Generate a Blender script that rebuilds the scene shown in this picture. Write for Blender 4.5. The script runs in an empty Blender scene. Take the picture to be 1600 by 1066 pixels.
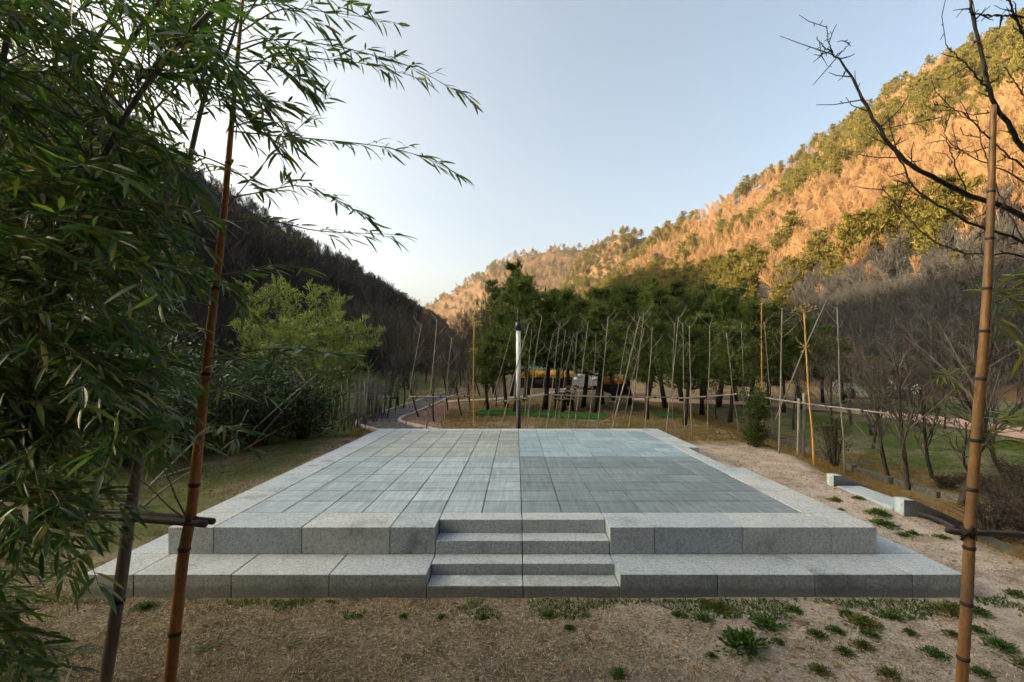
import bpy, bmesh, math, random
import numpy as np
from mathutils import Matrix, Vector, Euler

R = math.radians
scene = bpy.context.scene
COL = scene.collection

# ------------------------------------------------------------------ camera
CAM_Z, F, VX, VY = 1.9, 711.0, 806.0, 571.0      # eye height, focal length and vanishing point in photo pixels
cam_d = bpy.data.cameras.new('camera'); cam = bpy.data.objects.new('camera', cam_d); COL.objects.link(cam)
cam.location = (0, 0, CAM_Z); cam.rotation_euler = (R(90), 0, 0)
cam_d.sensor_width = 36; cam_d.lens = 16
cam_d.shift_x = -(VX-800)/1600; cam_d.shift_y = (VY-533)/1600
cam_d.clip_start = 0.05; cam_d.clip_end = 6000
scene.camera = cam

# ------------------------------------------------------------------ sky, sun, exposure
SUN_AZ, SUN_EL = -95.0, 17.0                     # degrees left of the view direction, above the horizon
world = bpy.data.worlds.new('World'); scene.world = world; world.use_nodes = True
wn = world.node_tree; bg = wn.nodes['Background']
sky = wn.nodes.new('ShaderNodeTexSky'); sky.sky_type = 'NISHITA'; sky.sun_disc = False
sky.sun_elevation = R(SUN_EL); sky.sun_rotation = R(SUN_AZ)
sky.altitude = 100; sky.air_density = 0.6; sky.dust_density = 9.0; sky.ozone_density = 0.8
wb = wn.nodes.new('ShaderNodeMix'); wb.data_type = 'RGBA'; wb.blend_type = 'MULTIPLY'; wb.inputs[0].default_value = 1.0
wn.links.new(sky.outputs[0], wb.inputs[6]); wb.inputs[7].default_value = (.92, .9, .74, 1)      # white balance of the whole sky
wn.links.new(wb.outputs[2], bg.inputs[0]); bg.inputs[1].default_value = 0.15
sd = bpy.data.lights.new('sun', 'SUN'); sd.energy = 5.0; sd.angle = R(0.6); sd.color = (1.0, 0.72, 0.42)
sun = bpy.data.objects.new('sun', sd); COL.objects.link(sun)
sdir = Vector((math.sin(R(SUN_AZ))*math.cos(R(SUN_EL)), math.cos(R(SUN_AZ))*math.cos(R(SUN_EL)), math.sin(R(SUN_EL))))
sun.rotation_euler = sdir.to_track_quat('Z', 'Y').to_euler()
scene.view_settings.view_transform = 'Standard'
scene.view_settings.look = 'None'
scene.view_settings.exposure = 2.25
scene.view_settings.gamma = 1.0
scene.view_settings.use_curve_mapping = False

# ------------------------------------------------------------------ helpers
def P(px, py, D):
    return np.array([(px-VX)/F*D, D, CAM_Z-(py-VY)/F*D])
def unit(v):
    v = np.asarray(v, float); return v/(np.linalg.norm(v, axis=-1, keepdims=True)+1e-12)
def sstep(a, b, x):
    t = np.clip((x-a)/(b-a), 0, 1); return t*t*(3-2*t)
def vnoise(x, y, seed=0):
    x = np.asarray(x, float); y = np.asarray(y, float)
    xi = np.floor(x); yi = np.floor(y); fx = x-xi; fy = y-yi
    fx = fx*fx*(3-2*fx); fy = fy*fy*(3-2*fy)
    def h(a, b):
        s = np.sin(a*127.1+b*311.7+seed*74.7)*43758.5453
        return s-np.floor(s)
    return (h(xi, yi)*(1-fx)+h(xi+1, yi)*fx)*(1-fy)+(h(xi, yi+1)*(1-fx)+h(xi+1, yi+1)*fx)*fy
def fbm(x, y, seed=0, o=4):
    s = 0; a = .5
    for k in range(o):
        s = s+a*vnoise(x*2**k, y*2**k, seed+k); a *= .5
    return s

class MB:
    def __init__(s): s.V = []; s.T = []; s.Q = []; s.Tm = []; s.Qm = []; s.n = 0
    def add(s, V, T=None, Q=None, m=0):
        V = np.asarray(V, float).reshape(-1, 3)
        if T is not None and len(T):
            T = np.asarray(T, int); s.T.append(T+s.n); s.Tm.append(np.full(len(T), m))
        if Q is not None and len(Q):
            Q = np.asarray(Q, int); s.Q.append(Q+s.n); s.Qm.append(np.full(len(Q), m))
        s.V.append(V); s.n += len(V)
    def mesh(s, name, mats, smooth=False):
        me = bpy.data.meshes.new(name)
        if not s.V: return me
        V = np.concatenate(s.V)
        T = np.concatenate(s.T) if s.T else np.zeros((0, 3), int)
        Q = np.concatenate(s.Q) if s.Q else np.zeros((0, 4), int)
        M = np.concatenate(s.Tm+s.Qm) if (s.Tm or s.Qm) else np.zeros(0, int)
        me.vertices.add(len(V)); me.vertices.foreach_set('co', V.ravel())
        me.loops.add(T.size+Q.size); me.loops.foreach_set('vertex_index', np.concatenate([T.ravel(), Q.ravel()]))
        me.polygons.add(len(T)+len(Q))
        st = np.concatenate([np.arange(len(T))*3, T.size+np.arange(len(Q))*4])
        me.polygons.foreach_set('loop_start', st)
        me.polygons.foreach_set('material_index', M)
        if smooth: me.polygons.foreach_set('use_smooth', np.ones(len(M), bool))
        for m in (mats if isinstance(mats, (list, tuple)) else [mats]): me.materials.append(m)
        me.update(calc_edges=True)
        return me
    def build(s, name, mats, parent=None, smooth=False):
        return link(name, s.mesh(name, mats, smooth), parent)

def link(name, data, parent=None, mat=None):
    o = bpy.data.objects.new(name, data); COL.objects.link(o)
    if parent is not None: o.parent = parent
    if mat is not None: o.matrix_local = mat
    return o
def tag(o, label=None, cat=None, group=None, kind=None):
    if label: o['label'] = label
    if cat: o['category'] = cat
    if group: o['group'] = group
    if kind: o['kind'] = kind
    return o
def thing(name, label, cat, loc=(0, 0, 0), rz=0, group=None):
    o = bpy.data.objects.new(name, None); COL.objects.link(o)
    o.location = tuple(float(v) for v in loc); o.rotation_euler = (0, 0, rz); o.empty_display_size = .1
    return tag(o, label, cat, group)
ORD = ['first','second','third','fourth','fifth','sixth','seventh','eighth','ninth','tenth','eleventh','twelfth','thirteenth',
       'fourteenth','fifteenth','sixteenth','seventeenth','eighteenth','nineteenth','twentieth','twenty-first','twenty-second',
       'twenty-third','twenty-fourth','twenty-fifth','twenty-sixth','twenty-seventh','twenty-eighth','twenty-ninth','thirtieth']

def tube(mb, pts, rad, sides=6, m=0, cap=True):
    pts = np.asarray(pts, float); n = len(pts); rad = np.broadcast_to(np.asarray(rad, float), (n,))
    t = np.gradient(pts, axis=0); t = unit(t)
    mean = unit(pts[-1]-pts[0])
    ref = np.array([0, 0, 1.]) if abs(mean[2]) < .8 else np.array([1., 0, 0])
    a = unit(np.cross(t, ref)); b = np.cross(t, a)
    th = np.arange(sides)*2*np.pi/sides
    ring = a[:, None, :]*np.cos(th)[None, :, None]+b[:, None, :]*np.sin(th)[None, :, None]
    V = (pts[:, None, :]+ring*rad[:, None, None]).reshape(-1, 3)
    i = np.arange(n-1)[:, None]*sides; j = np.arange(sides)[None, :]; j2 = (j+1) % sides
    Q = np.stack([i+j, i+j2, i+sides+j2, i+sides+j], -1).reshape(-1, 4)
    T = None
    if cap:
        k = np.arange(1, sides-1)
        T = np.concatenate([np.stack([0*k, k+1, k], -1), (n-1)*sides+np.stack([0*k, k, k+1], -1)])
    mb.add(V, T, Q, m)
def curve(pts, n):
    """Catmull-Rom through the points, n samples"""
    pts = np.asarray(pts, float)
    if len(pts) == 2: return pts[0]+(pts[1]-pts[0])*np.linspace(0, 1, n)[:, None]
    p = np.vstack([2*pts[0]-pts[1], pts, 2*pts[-1]-pts[-2]]); m = len(pts)-1
    u = np.linspace(0, m-1e-6, n); k = u.astype(int); t = (u-k)[:, None]
    p0, p1, p2, p3 = p[k], p[k+1], p[k+2], p[k+3]
    return .5*((2*p1)+(-p0+p2)*t+(2*p0-5*p1+4*p2-p3)*t**2+(-p0+3*p1-3*p2+p3)*t**3)
def box(mb, lo, hi, m=0):
    x0, y0, z0 = lo; x1, y1, z1 = hi
    V = [(x0,y0,z0),(x1,y0,z0),(x1,y1,z0),(x0,y1,z0),(x0,y0,z1),(x1,y0,z1),(x1,y1,z1),(x0,y1,z1)]
    mb.add(V, None, [(0,3,2,1),(4,5,6,7),(0,1,5,4),(1,2,6,5),(2,3,7,6),(3,0,4,7)], m)
def bevel_box(name, size, mat, bev=.006, seg=1):
    bm = bmesh.new(); bmesh.ops.create_cube(bm, size=1)
    bmesh.ops.scale(bm, vec=size, verts=bm.verts)
    bmesh.ops.bevel(bm, geom=bm.edges[:], offset=bev, segments=seg, affect='EDGES', profile=.6)
    me = bpy.data.meshes.new(name); bm.to_mesh(me); bm.free()
    for m in (mat if isinstance(mat, (list, tuple)) else [mat]): me.materials.append(m)
    return me

# ------------------------------------------------------------------ materials
def nodes_of(name):
    m = bpy.data.materials.new(name); m.use_nodes = True
    nt = m.node_tree; b = nt.nodes['Principled BSDF']
    return m, nt, b
def N(nt, t, **kw):
    n = nt.nodes.new(t)
    for k, v in kw.items(): setattr(n, k, v)
    return n
def ramp(nt, fac, stops):
    r = N(nt, 'ShaderNodeValToRGB'); e = r.color_ramp.elements
    while len(e) < len(stops): e.new(.5)
    for k, (p, c) in enumerate(stops):
        e[k].position = p; e[k].color = (*c, 1) if len(c) == 3 else c
    nt.links.new(fac, r.inputs[0]); return r.outputs[0]
def mixc(nt, fac, a, b, mode='MIX'):
    x = N(nt, 'ShaderNodeMix', data_type='RGBA', blend_type=mode)
    if isinstance(fac, (int, float)): x.inputs[0].default_value = fac
    else: nt.links.new(fac, x.inputs[0])
    for s, v in ((6, a), (7, b)):
        if isinstance(v, tuple): x.inputs[s].default_value = (*v, 1)
        else: nt.links.new(v, x.inputs[s])
    return x.outputs[2]
def noise(nt, scale, detail=4, rough=.55, coord='Object', vec=None, stretch=None):
    n = N(nt, 'ShaderNodeTexNoise'); n.inputs['Scale'].default_value = scale; n.inputs['Detail'].default_value = detail
    n.inputs['Roughness'].default_value = rough
    if vec is None:
        tc = N(nt, 'ShaderNodeTexCoord'); vec = tc.outputs[coord]
    if stretch:
        mp = N(nt, 'ShaderNodeMapping'); mp.inputs['Scale'].default_value = stretch; nt.links.new(vec, mp.inputs[0]); vec = mp.outputs[0]
    nt.links.new(vec, n.inputs[0]); return n.outputs[0]
def bump(nt, b, h, strength, dist=.01):
    n = N(nt, 'ShaderNodeBump'); n.inputs['Strength'].default_value = strength; n.inputs['Distance'].default_value = dist
    nt.links.new(h, n.inputs['Height']); nt.links.new(n.outputs[0], b.inputs['Normal'])
def setb(b, rough=.7, spec=.3):
    b.inputs['Roughness'].default_value = rough; b.inputs['Specular IOR Level'].default_value = spec

def m_simple(name, c1, c2, scale=8, rough=.75, spec=.25, bmp=.15, stretch=None, rnd=0.0):
    m, nt, b = nodes_of(name); setb(b, rough, spec)
    n = noise(nt, scale, 5, stretch=stretch)
    col = ramp(nt, n, [(.3, c1), (.7, c2)])
    if rnd:
        oi = N(nt, 'ShaderNodeObjectInfo'); r = ramp(nt, oi.outputs['Random'], [(0, (1-rnd,)*3), (1, (1+rnd,)*3)])
        col = mixc(nt, 1.0, col, r, 'MULTIPLY')
    nt.links.new(col, b.inputs['Base Color'])
    if bmp: bump(nt, b, n, bmp)
    return m
def m_leaf(name, cols, rough=.45, transl=.35, spec=.35, clump=0.0, tree=0.0):
    """leaf with a colour of its own per leaf; some light passes through"""
    m, nt, b = nodes_of(name); setb(b, rough, spec)
    geo = N(nt, 'ShaderNodeNewGeometry'); oi = N(nt, 'ShaderNodeObjectInfo')
    ad = N(nt, 'ShaderNodeMath', operation='ADD'); nt.links.new(geo.outputs['Random Per Island'], ad.inputs[0]); nt.links.new(oi.outputs['Random'], ad.inputs[1])
    fr = N(nt, 'ShaderNodeMath', operation='FRACT'); nt.links.new(ad.outputs[0], fr.inputs[0])
    k = len(cols)
    col = ramp(nt, fr.outputs[0], [(i/(k-1), c) for i, c in enumerate(cols)])
    if clump:
        n = noise(nt, clump, 2)
        col = mixc(nt, 1.0, col, ramp(nt, n, [(.3, (.6, .65, .62)), (.7, (1.3, 1.25, 1.1))]), 'MULTIPLY')
    if tree: col = mixc(nt, 1.0, col, ramp(nt, oi.outputs['Random'], [(0, (1-tree, 1-tree*.8, 1-tree)), (1, (1+tree, 1+tree*.8, 1+tree*.4))]), 'MULTIPLY')
    nt.links.new(col, b.inputs['Base Color'])
    tr = N(nt, 'ShaderNodeBsdfTranslucent'); nt.links.new(mixc(nt, 1.0, col, (1.3, 1.35, .6), 'MULTIPLY'), tr.inputs[0])
    mx = N(nt, 'ShaderNodeMixShader'); mx.inputs[0].default_value = transl
    nt.links.new(b.outputs[0], mx.inputs[1]); nt.links.new(tr.outputs[0], mx.inputs[2])
    nt.links.new(mx.outputs[0], nt.nodes['Material Output'].inputs[0])
    return m
def m_granite(name, base, dark, warm=.1, speck=.55):
    m, nt, b = nodes_of(name); setb(b, .62, .35)
    tc = N(nt, 'ShaderNodeTexCoord'); oi = N(nt, 'ShaderNodeObjectInfo')
    off = N(nt, 'ShaderNodeVectorMath', operation='MULTIPLY_ADD'); nt.links.new(oi.outputs['Location'], off.inputs[0]); off.inputs[1].default_value = (3.1, 2.7, 5.3); nt.links.new(tc.outputs['Object'], off.inputs[2])
    v = off.outputs[0]
    n1 = noise(nt, 85, 2, .8, vec=v); n2 = noise(nt, 2.2, 5, .6, vec=v); n3 = noise(nt, 34, 3, .75, vec=v)
    col = ramp(nt, n1, [(.36, dark), (.47, tuple(c*.9 for c in base)), (.62, tuple(min(1, c*1.25) for c in base))])
    col = mixc(nt, speck, col, ramp(nt, n3, [(.35, tuple(c*.6 for c in base)), (.6, tuple(min(1, c*1.12) for c in base))]))
    col = mixc(nt, 1.0, col, ramp(nt, n2, [(.28, (.5, .52, .53)), (.42, (.9, .91, .91)), (.55, (1, 1, 1)), (.75, (1.1, 1.08, 1.05))]), 'MULTIPLY')
    tint = ramp(nt, oi.outputs['Random'], [(0, (.86, .9, .93)), (.55, (1, 1, 1)), (.85, (1.04, 1.02, .99)), (1, (1.06, 1.0, .94))])
    col = mixc(nt, 1.0, col, tint, 'MULTIPLY')
    ge = N(nt, 'ShaderNodeNewGeometry'); sx = N(nt, 'ShaderNodeSeparateXYZ'); nt.links.new(ge.outputs['Position'], sx.inputs[0])
    n4 = noise(nt, 9, 4, .7, vec=ge.outputs['Position']); md = N(nt, 'ShaderNodeMath', operation='MULTIPLY_ADD'); nt.links.new(n4, md.inputs[0]); md.inputs[1].default_value = -.13; nt.links.new(sx.outputs[2], md.inputs[2])
    col = mixc(nt, ramp(nt, md.outputs[0], [(0.0, (.55,)*3), (.05, (0, 0, 0))]), col, (.13, .12, .1))      # soil splashed on the lowest courses
    nt.links.new(col, b.inputs['Base Color']); bump(nt, b, n1, .35, .004)
    return m
def m_tile(name, base, streak):
    m, nt, b = nodes_of(name); setb(b, .5, .3)
    tc = N(nt, 'ShaderNodeTexCoord'); oi = N(nt, 'ShaderNodeObjectInfo')
    off = N(nt, 'ShaderNodeVectorMath', operation='ADD'); nt.links.new(oi.outputs['Location'], off.inputs[0]); nt.links.new(tc.outputs['Object'], off.inputs[1])
    v = off.outputs[0]
    s1 = noise(nt, 6, 4, .65, vec=v, stretch=(3.6, .35, 1)); s2 = noise(nt, 5, 4, .6, vec=v, stretch=(.3, 3.5, 1)); n1 = noise(nt, 120, 2, .7, vec=v)
    a = streak
    col = ramp(nt, s1, [(.3, tuple(c*(1-a) for c in base)), (.7, tuple(min(1, c*(1+a)) for c in base))])
    col = mixc(nt, 1.0, col, ramp(nt, s2, [(.3, (1-a*.7,)*3), (.7, (1+a*.7,)*3)]), 'MULTIPLY')
    col = mixc(nt, 1.0, col, ramp(nt, n1, [(.3, (.86,)*3), (.7, (1.1,)*3)]), 'MULTIPLY')
    col = mixc(nt, 1.0, col, ramp(nt, oi.outputs['Random'], [(0, (.84, .86, .87)), (1, (1.12, 1.1, 1.09))]), 'MULTIPLY')
    nt.links.new(col, b.inputs['Base Color']); bump(nt, b, n1, .15, .003)
    return m

M = {}
M['granite'] = m_granite('granite', (.385, .44, .49), (.06, .075, .09))
M['grout'] = m_simple('grout', (.03, .03, .03), (.06, .06, .055), 30)
M['tile_fl'] = m_tile('pale_tile', (.26, .33, .385), .24)
M['tile_fr'] = m_tile('dark_grey_tile', (.15, .197, .23), .26)
M['tile_bl'] = m_tile('warm_grey_tile', (.25, .295, .3), .22)
M['tile_br'] = m_tile('bluish_tile', (.245, .34, .41), .16)
M['bark'] = m_simple('bark', (.022, .02, .018), (.07, .062, .055), 14, .9, .1, .6, (1, 1, .3))
M['greybark'] = m_simple('grey_bark', (.1, .095, .09), (.24, .225, .21), 18, .85, .15, .4, (1, 1, .3))
M['darktwig'] = m_simple('dark_twig', (.025, .024, .023), (.065, .06, .058), 30, .8, .2, .3)
M['cane'] = m_simple('dry_cane', (.15, .14, .12), (.29, .27, .235), 12, .65, .3, .1, (1, 1, .2), .15)
def m_culm(name, c1, c2, grey):
    m, nt, b = nodes_of(name); setb(b, .45, .4)
    n1 = noise(nt, 7, 5, .6, stretch=(3, 3, .35)); n2 = noise(nt, 5, 5, .7, stretch=(1, 1, .5)); n3 = noise(nt, 60, 3, .7, stretch=(1, 1, .25))
    col = ramp(nt, n1, [(.3, c1), (.7, c2)]); col = mixc(nt, ramp(nt, n2, [(.42, (0, 0, 0)), (.62, (.85,)*3)]), col, grey)
    col = mixc(nt, 1.0, col, ramp(nt, n3, [(.3, (.7,)*3), (.6, (1.08,)*3)]), 'MULTIPLY')
    nt.links.new(col, b.inputs['Base Color']); nt.links.new(ramp(nt, n2, [(.4, (.38,)*3), (.7, (.75,)*3)]), b.inputs['Roughness']); bump(nt, b, n3, .15, .003); return m
M['culm'] = m_simple('orange_culm', (.24, .085, .018), (.38, .16, .04), 7, .42, .45, .08, (3, 3, .35))
M['culm2'] = m_simple('ochre_culm', (.24, .115, .03), (.36, .185, .06), 7, .42, .45, .08, (3, 3, .35))
M['greyculm'] = m_simple('weathered_culm', (.055, .05, .045), (.15, .14, .125), 9, .6, .3, .15, (3, 3, .3))
M['darkrail'] = m_simple('dark_weathered_pole', (.02, .018, .017), (.08, .07, .065), 12, .6, .3, .2, (1, 4, 4))
M['node'] = m_simple('dark_band', (.012, .011, .01), (.04, .035, .03), 20, .6, .3, .2)
M['goldcane'] = m_simple('golden_cane', (.36, .19, .05), (.5, .29, .09), 9, .5, .4, .1)
M['bamboo_leaf'] = m_leaf('bamboo_leaf', [(.026, .068, .03), (.048, .11, .036), (.085, .15, .04), (.034, .085, .036), (.13, .18, .045)], .3, .52, .45)
M['bamboo_leaf_y'] = m_leaf('yellowish_bamboo_leaf', [(.1, .15, .02), (.17, .2, .032), (.24, .2, .032), (.13, .17, .026)], .35, .4, .4)
M['drywhite'] = m_leaf('dead_pale_leaf', [(.35, .3, .2), (.5, .44, .33)], .6, .3)
M['culm'] = m_culm('orange_culm', (.24, .085, .018), (.38, .16, .04), (.13, .075, .04)); M['culm2'] = m_culm('ochre_culm', (.19, .095, .032), (.32, .175, .07), (.1, .075, .05))
M['grove_leaf'] = m_leaf('grove_leaf', [(.15, .21, .085), (.22, .29, .115), (.28, .32, .14), (.18, .25, .1)], .5, .35, .25, 1.2)
M['shrub_leaf'] = m_leaf('shrub_leaf', [(.012, .035, .018), (.025, .058, .026), (.05, .085, .03), (.016, .042, .02)], .45, .25, .35, 1.5)
M['needle'] = m_leaf('pine_needle', [(.06, .098, .045), (.085, .122, .052), (.115, .145, .06), (.07, .108, .048)], .6, .42, .15, 1.1, .35)
M['hillneedle'] = m_leaf('hill_pine_needle', [(.075, .078, .018), (.11, .1, .022), (.15, .12, .027)], .6, .3, .15)
M['haretwig'] = m_leaf('bare_wood_twig', [(.15, .088, .046), (.23, .145, .075), (.3, .2, .11), (.2, .105, .052)], .85, .0, .1)
M['brownbush'] = m_leaf('brown_dry_leaf', [(.07, .045, .025), (.12, .08, .04), (.16, .1, .045)], .7, .25, .2)
M['weed'] = m_leaf('weed_leaf', [(.03, .075, .014), (.05, .11, .02), (.08, .14, .028)], .55, .35, .2)
M['weedpale'] = m_leaf('pale_weed_leaf', [(.12, .15, .05), (.17, .19, .075)], .5, .3, .3)
M['straw'] = m_leaf('dry_straw', [(.17, .135, .09), (.4, .335, .24), (.6, .53, .4), (.08, .062, .043), (.3, .24, .165)], .75, .15, .2)
M['grassy'] = m_leaf('short_grass', [(.07, .085, .02), (.12, .12, .035), (.17, .145, .055), (.06, .095, .02)], .6, .25, .2)
M['ochregrass'] = m_leaf('ochre_grass', [(.17, .11, .035), (.24, .16, .05), (.14, .12, .03)], .7, .25, .2)
M['litter'] = m_leaf('fallen_leaf', [(.2, .1, .04), (.3, .17, .07), (.4, .3, .17)], .7, .2, .2)

# ------------------------------------------------------------------ ground
XC, YC = .06, 7.335                              # centre of the stone stage
def gz(x, y):
    x = np.asarray(x, float); y = np.asarray(y, float)
    z = .25*sstep(3.9, 7.0, y)
    z = z*(1-.5*sstep(3.3, 4.2, x)*(1-sstep(9.5, 12, y)))
    side = sstep(3.75, 4.4, np.abs(x-XC)); 
    drop = .72-.25*sstep(10, 20, y)
    xe = 4.72+.55*sstep(6.9, 9, y)
    z = z-drop*sstep(0, 1.7, x-xe-.15*(vnoise(y*.7, x*0, 3)-.5))*sstep(3.6, 5.2, y+.0*x)-.25*sstep(5.3, 8, x)*(1-sstep(3.6, 5.2, y))
    z = z-.22*sstep(4.72, 5.1, x)*(1-sstep(6.2, 7.2, x))*sstep(5.5, 5.62, y)*(1-sstep(6.68, 6.8, y))
    z = z+.12*sstep(8.5, 12, x)
    z = z+sstep(-5.2, -12, x)*1.1*sstep(3, 9, y)
    z = z+sstep(22, 60, y)*.9*sstep(8, -10, x)
    calm = 1-sstep(60, 120, np.abs(x)+np.abs(y))
    z = z+(fbm(x*.9, y*.9, 5)-.47)*.07*side*1.0+(fbm(x*3.1, y*3.1, 9)-.47)*.025
    return z
def masks(x, y):
    """R green grass, G pinkish grit, B ochre dry grass"""
    n = fbm(x*.8, y*.8, 21); n2 = fbm(x*2.3, y*2.3, 33)
    green = np.zeros_like(x); grit = np.zeros_like(x); ochre = np.zeros_like(x)
    left = sstep(-3.3, -4.2, x)*sstep(3.5, 5.5, y)
    green = np.maximum(green, left*sstep(.3, .62, n+.12*sstep(-3.9, -5.2, x))*.9)
    ochre = np.maximum(ochre, left*.45)
    right = sstep(-1.0, 2.6, x+(n-.5)*2.2)*(1-sstep(4.7, 5.15, x-.5*sstep(6.9, 9, y)+(n2-.5)*.5))*(1-sstep(9.6, 10.6, y))
    right = np.maximum(right, sstep(1.5, 3.6, x+(n-.5)*2)*(1-sstep(4.0, 5.5, y)))
    grit = np.maximum(grit, right)
    back = sstep(9.8, 10.6, y)
    ochre = np.maximum(ochre, back*sstep(.36, .5, n2)*.9)
    green = np.maximum(green, back*sstep(.45, .62, n)*.5*(1-.6*sstep(16, 24, y)))
    slope = sstep(4.7, 5.2, x-.5*sstep(6.9, 9, y))*sstep(4, 5, y)
    ochre = np.maximum(ochre, slope*(1-sstep(8.0, 9.2, x))*.75)
    lawn = sstep(8.3, 9.8, x+(n2-.5)*1.2)*sstep(4, 6, y)*(1-sstep(22, 30, y))
    green = np.maximum(green, lawn*(.45+.55*sstep(.34, .56, n)))
    return green, grit*(1-back*.9), ochre*(1-lawn)
def axis(lo, hi, fine_lo, fine_hi, step, grow=1.16):
    a = list(np.arange(fine_lo, fine_hi, step)); s = step; v = fine_hi
    while v < hi: a.append(v); s *= grow; v += s
    s = step; v = fine_lo-step; pre = []
    while v > lo: pre.append(v); s *= grow; v -= s
    return np.array(pre[::-1]+a)
gx = np.clip(axis(-640, 640, -9, 11, .085), -640, 640); gy = np.clip(axis(-260, 1180, 1.0, 14, .085), -260, 1180)
X, Y = np.meshgrid(gx, gy); Z = gz(X, Y)
nx, ny = len(gx), len(gy)
i = np.arange(ny-1)[:, None]*nx+np.arange(nx-1)[None, :]
Q = np.stack([i, i+1, i+nx+1, i+nx], -1).reshape(-1, 4)
mb = MB(); mb.add(np.stack([X, Y, Z], -1).reshape(-1, 3), None, Q)
m, nt, b = nodes_of('ground_cover'); setb(b, .9, .12)
at = N(nt, 'ShaderNodeAttribute'); at.attribute_name = 'cover'
sp = N(nt, 'ShaderNodeSeparateColor'); nt.links.new(at.outputs['Color'], sp.inputs[0])
nf = noise(nt, 42, 6, .75); nm = noise(nt, 3.5, 5, .6); nl = noise(nt, .7, 4, .55)
soil = ramp(nt, nf, [(.3, (.06, .05, .038)), (.5, (.2, .168, .13)), (.7, (.37, .32, .25))])
soil = mixc(nt, 1.0, soil, ramp(nt, nm, [(.32, (.45, .42, .38)), (.5, (.9, .88, .84)), (.68, (1.3, 1.27, 1.2))]), 'MULTIPLY')
nf2 = noise(nt, 65, 5, .75)
grit = ramp(nt, nf2, [(.3, (.1, .085, .072)), (.45, (.34, .3, .265)), (.68, (.54, .495, .45))])
grit = mixc(nt, 1.0, grit, ramp(nt, nm, [(.32, (.5, .46, .42)), (.52, (.95, .93, .92)), (.7, (1.12, 1.1, 1.08))]), 'MULTIPLY')
ngr = noise(nt, 9, 6, .8)
green = ramp(nt, ngr, [(.3, (.025, .045, .01)), (.5, (.05, .082, .018)), (.7, (.09, .115, .03))])
och = ramp(nt, ngr, [(.3, (.07, .045, .018)), (.5, (.15, .1, .04)), (.7, (.24, .165, .065))])
col = mixc(nt, sp.outputs[1], soil, grit); col = mixc(nt, sp.outputs[2], col, och); col = mixc(nt, sp.outputs[0], col, green)
nt.links.new(col, b.inputs['Base Color']); bump(nt, b, nf, .8, .02)
ground = mb.build('ground', m, smooth=True); tag(ground, 'dry ground of straw litter, grit and grass', 'ground', kind='structure')
gm = masks(X, Y); ca = ground.data.color_attributes.new('cover', 'FLOAT_COLOR', 'POINT')
ca.data.foreach_set('color', np.stack([gm[0], gm[1], gm[2], np.ones_like(X)], -1).ravel())

# ------------------------------------------------------------------ hills
def loft(pairs, nu, nv, seed, amp, prof=1.12, over=.45):
    base = curve([(p[0], p[1], p[2]) for p in [q[0] for q in pairs]], nu)
    ridge = curve([q[1] for q in pairs], nu)
    v = np.linspace(0, 1+over, nv)[None, :, None]
    G = base[:, None, :2]+(ridge[:, None, :2]-base[:, None, :2])*v
    vv = v[..., 0]; h = np.where(vv <= 1, np.clip(vv, 0, 1)**prof, 1-1.25*(np.clip(vv-1, 0, None))**1.4)
    zz = base[:, 2:3]+(ridge[:, 2:3]-base[:, 2:3])*h
    zz = zz+(fbm(G[..., 0]/38, G[..., 1]/38, seed, 4)-.47)*amp*np.clip(vv*3, 0, 1)
    return np.concatenate([G, zz[..., None]], -1)
def hill(name, label, pairs, seed, amp, mat, nu=90, nv=60, prof=1.12):
    G = loft(pairs, nu, nv, seed, amp, prof)
    i = np.arange(nu-1)[:, None]*nv+np.arange(nv-1)[None, :]
    mb = MB(); mb.add(G.reshape(-1, 3), None, np.stack([i, i+1, i+nv+1, i+nv], -1).reshape(-1, 4))
    o = mb.build(name, mat, smooth=True); tag(o, label, 'hill', kind='structure')
    return G
def hill_at(G, u, v, over=.45):
    nu, nv = G.shape[:2]
    a = u*(nu-1); c = v/(1+over)*(nv-1); a0 = np.clip(a.astype(int), 0, nu-2); c0 = np.clip(c.astype(int), 0, nv-2)
    fa = (a-a0)[:, None]; fc = (c-c0)[:, None]
    return (G[a0, c0]*(1-fc)+G[a0, c0+1]*fc)*(1-fa)+(G[a0+1, c0]*(1-fc)+G[a0+1, c0+1]*fc)*fa
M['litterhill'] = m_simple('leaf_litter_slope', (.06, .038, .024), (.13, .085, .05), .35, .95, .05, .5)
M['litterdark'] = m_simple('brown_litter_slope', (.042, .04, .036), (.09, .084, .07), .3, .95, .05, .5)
b0 = -.6
RH = [((40,-90,b0),(190,-70,120)), ((36,-20,b0),(210,20,140)), ((30,5,b0),(222,100,148)), ((27,22,b0),(224,170,149)), ((27,36,b0),(221,200,146)), ((29,50,b0),(197,220,138)),
      ((32,66,b0),(172,250,122)), ((34,90,b0),(134,280,101)), ((32,120,b0),(93,310,82)), ((26,150,b0),(62,350,55)), ((18,200,b0),(30,400,26))]
GR = hill('hill', 'steep wooded hill in warm low sunlight', RH, 11, 9, M['litterhill'], 120, 70, 1.1)
LH = [((-14,-120,-.5),(-230,-160,95)), ((-12,-40,-.4),(-245,-40,98)), ((-10,2,-.1),(-240,60,100)), ((-9.5,10,.1),(-225,130,122)), ((-9,19,.1),(-213,190,127)), ((-9,27,.2),(-201,220,129)), ((-8,36,.3),(-150,250,88)),
      ((-7,50,.4),(-101,280,60)), ((-9,75,.5),(-74,310,40)), ((-16,120,.5),(-58,340,30)), ((-26,200,.3),(-60,420,24)), ((-50,300,0),(-120,520,34))]
GL = hill('hill', 'wooded hill in shadow behind the bamboo', LH, 23, 8, M['litterdark'], 130, 70, 1.2)
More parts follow.
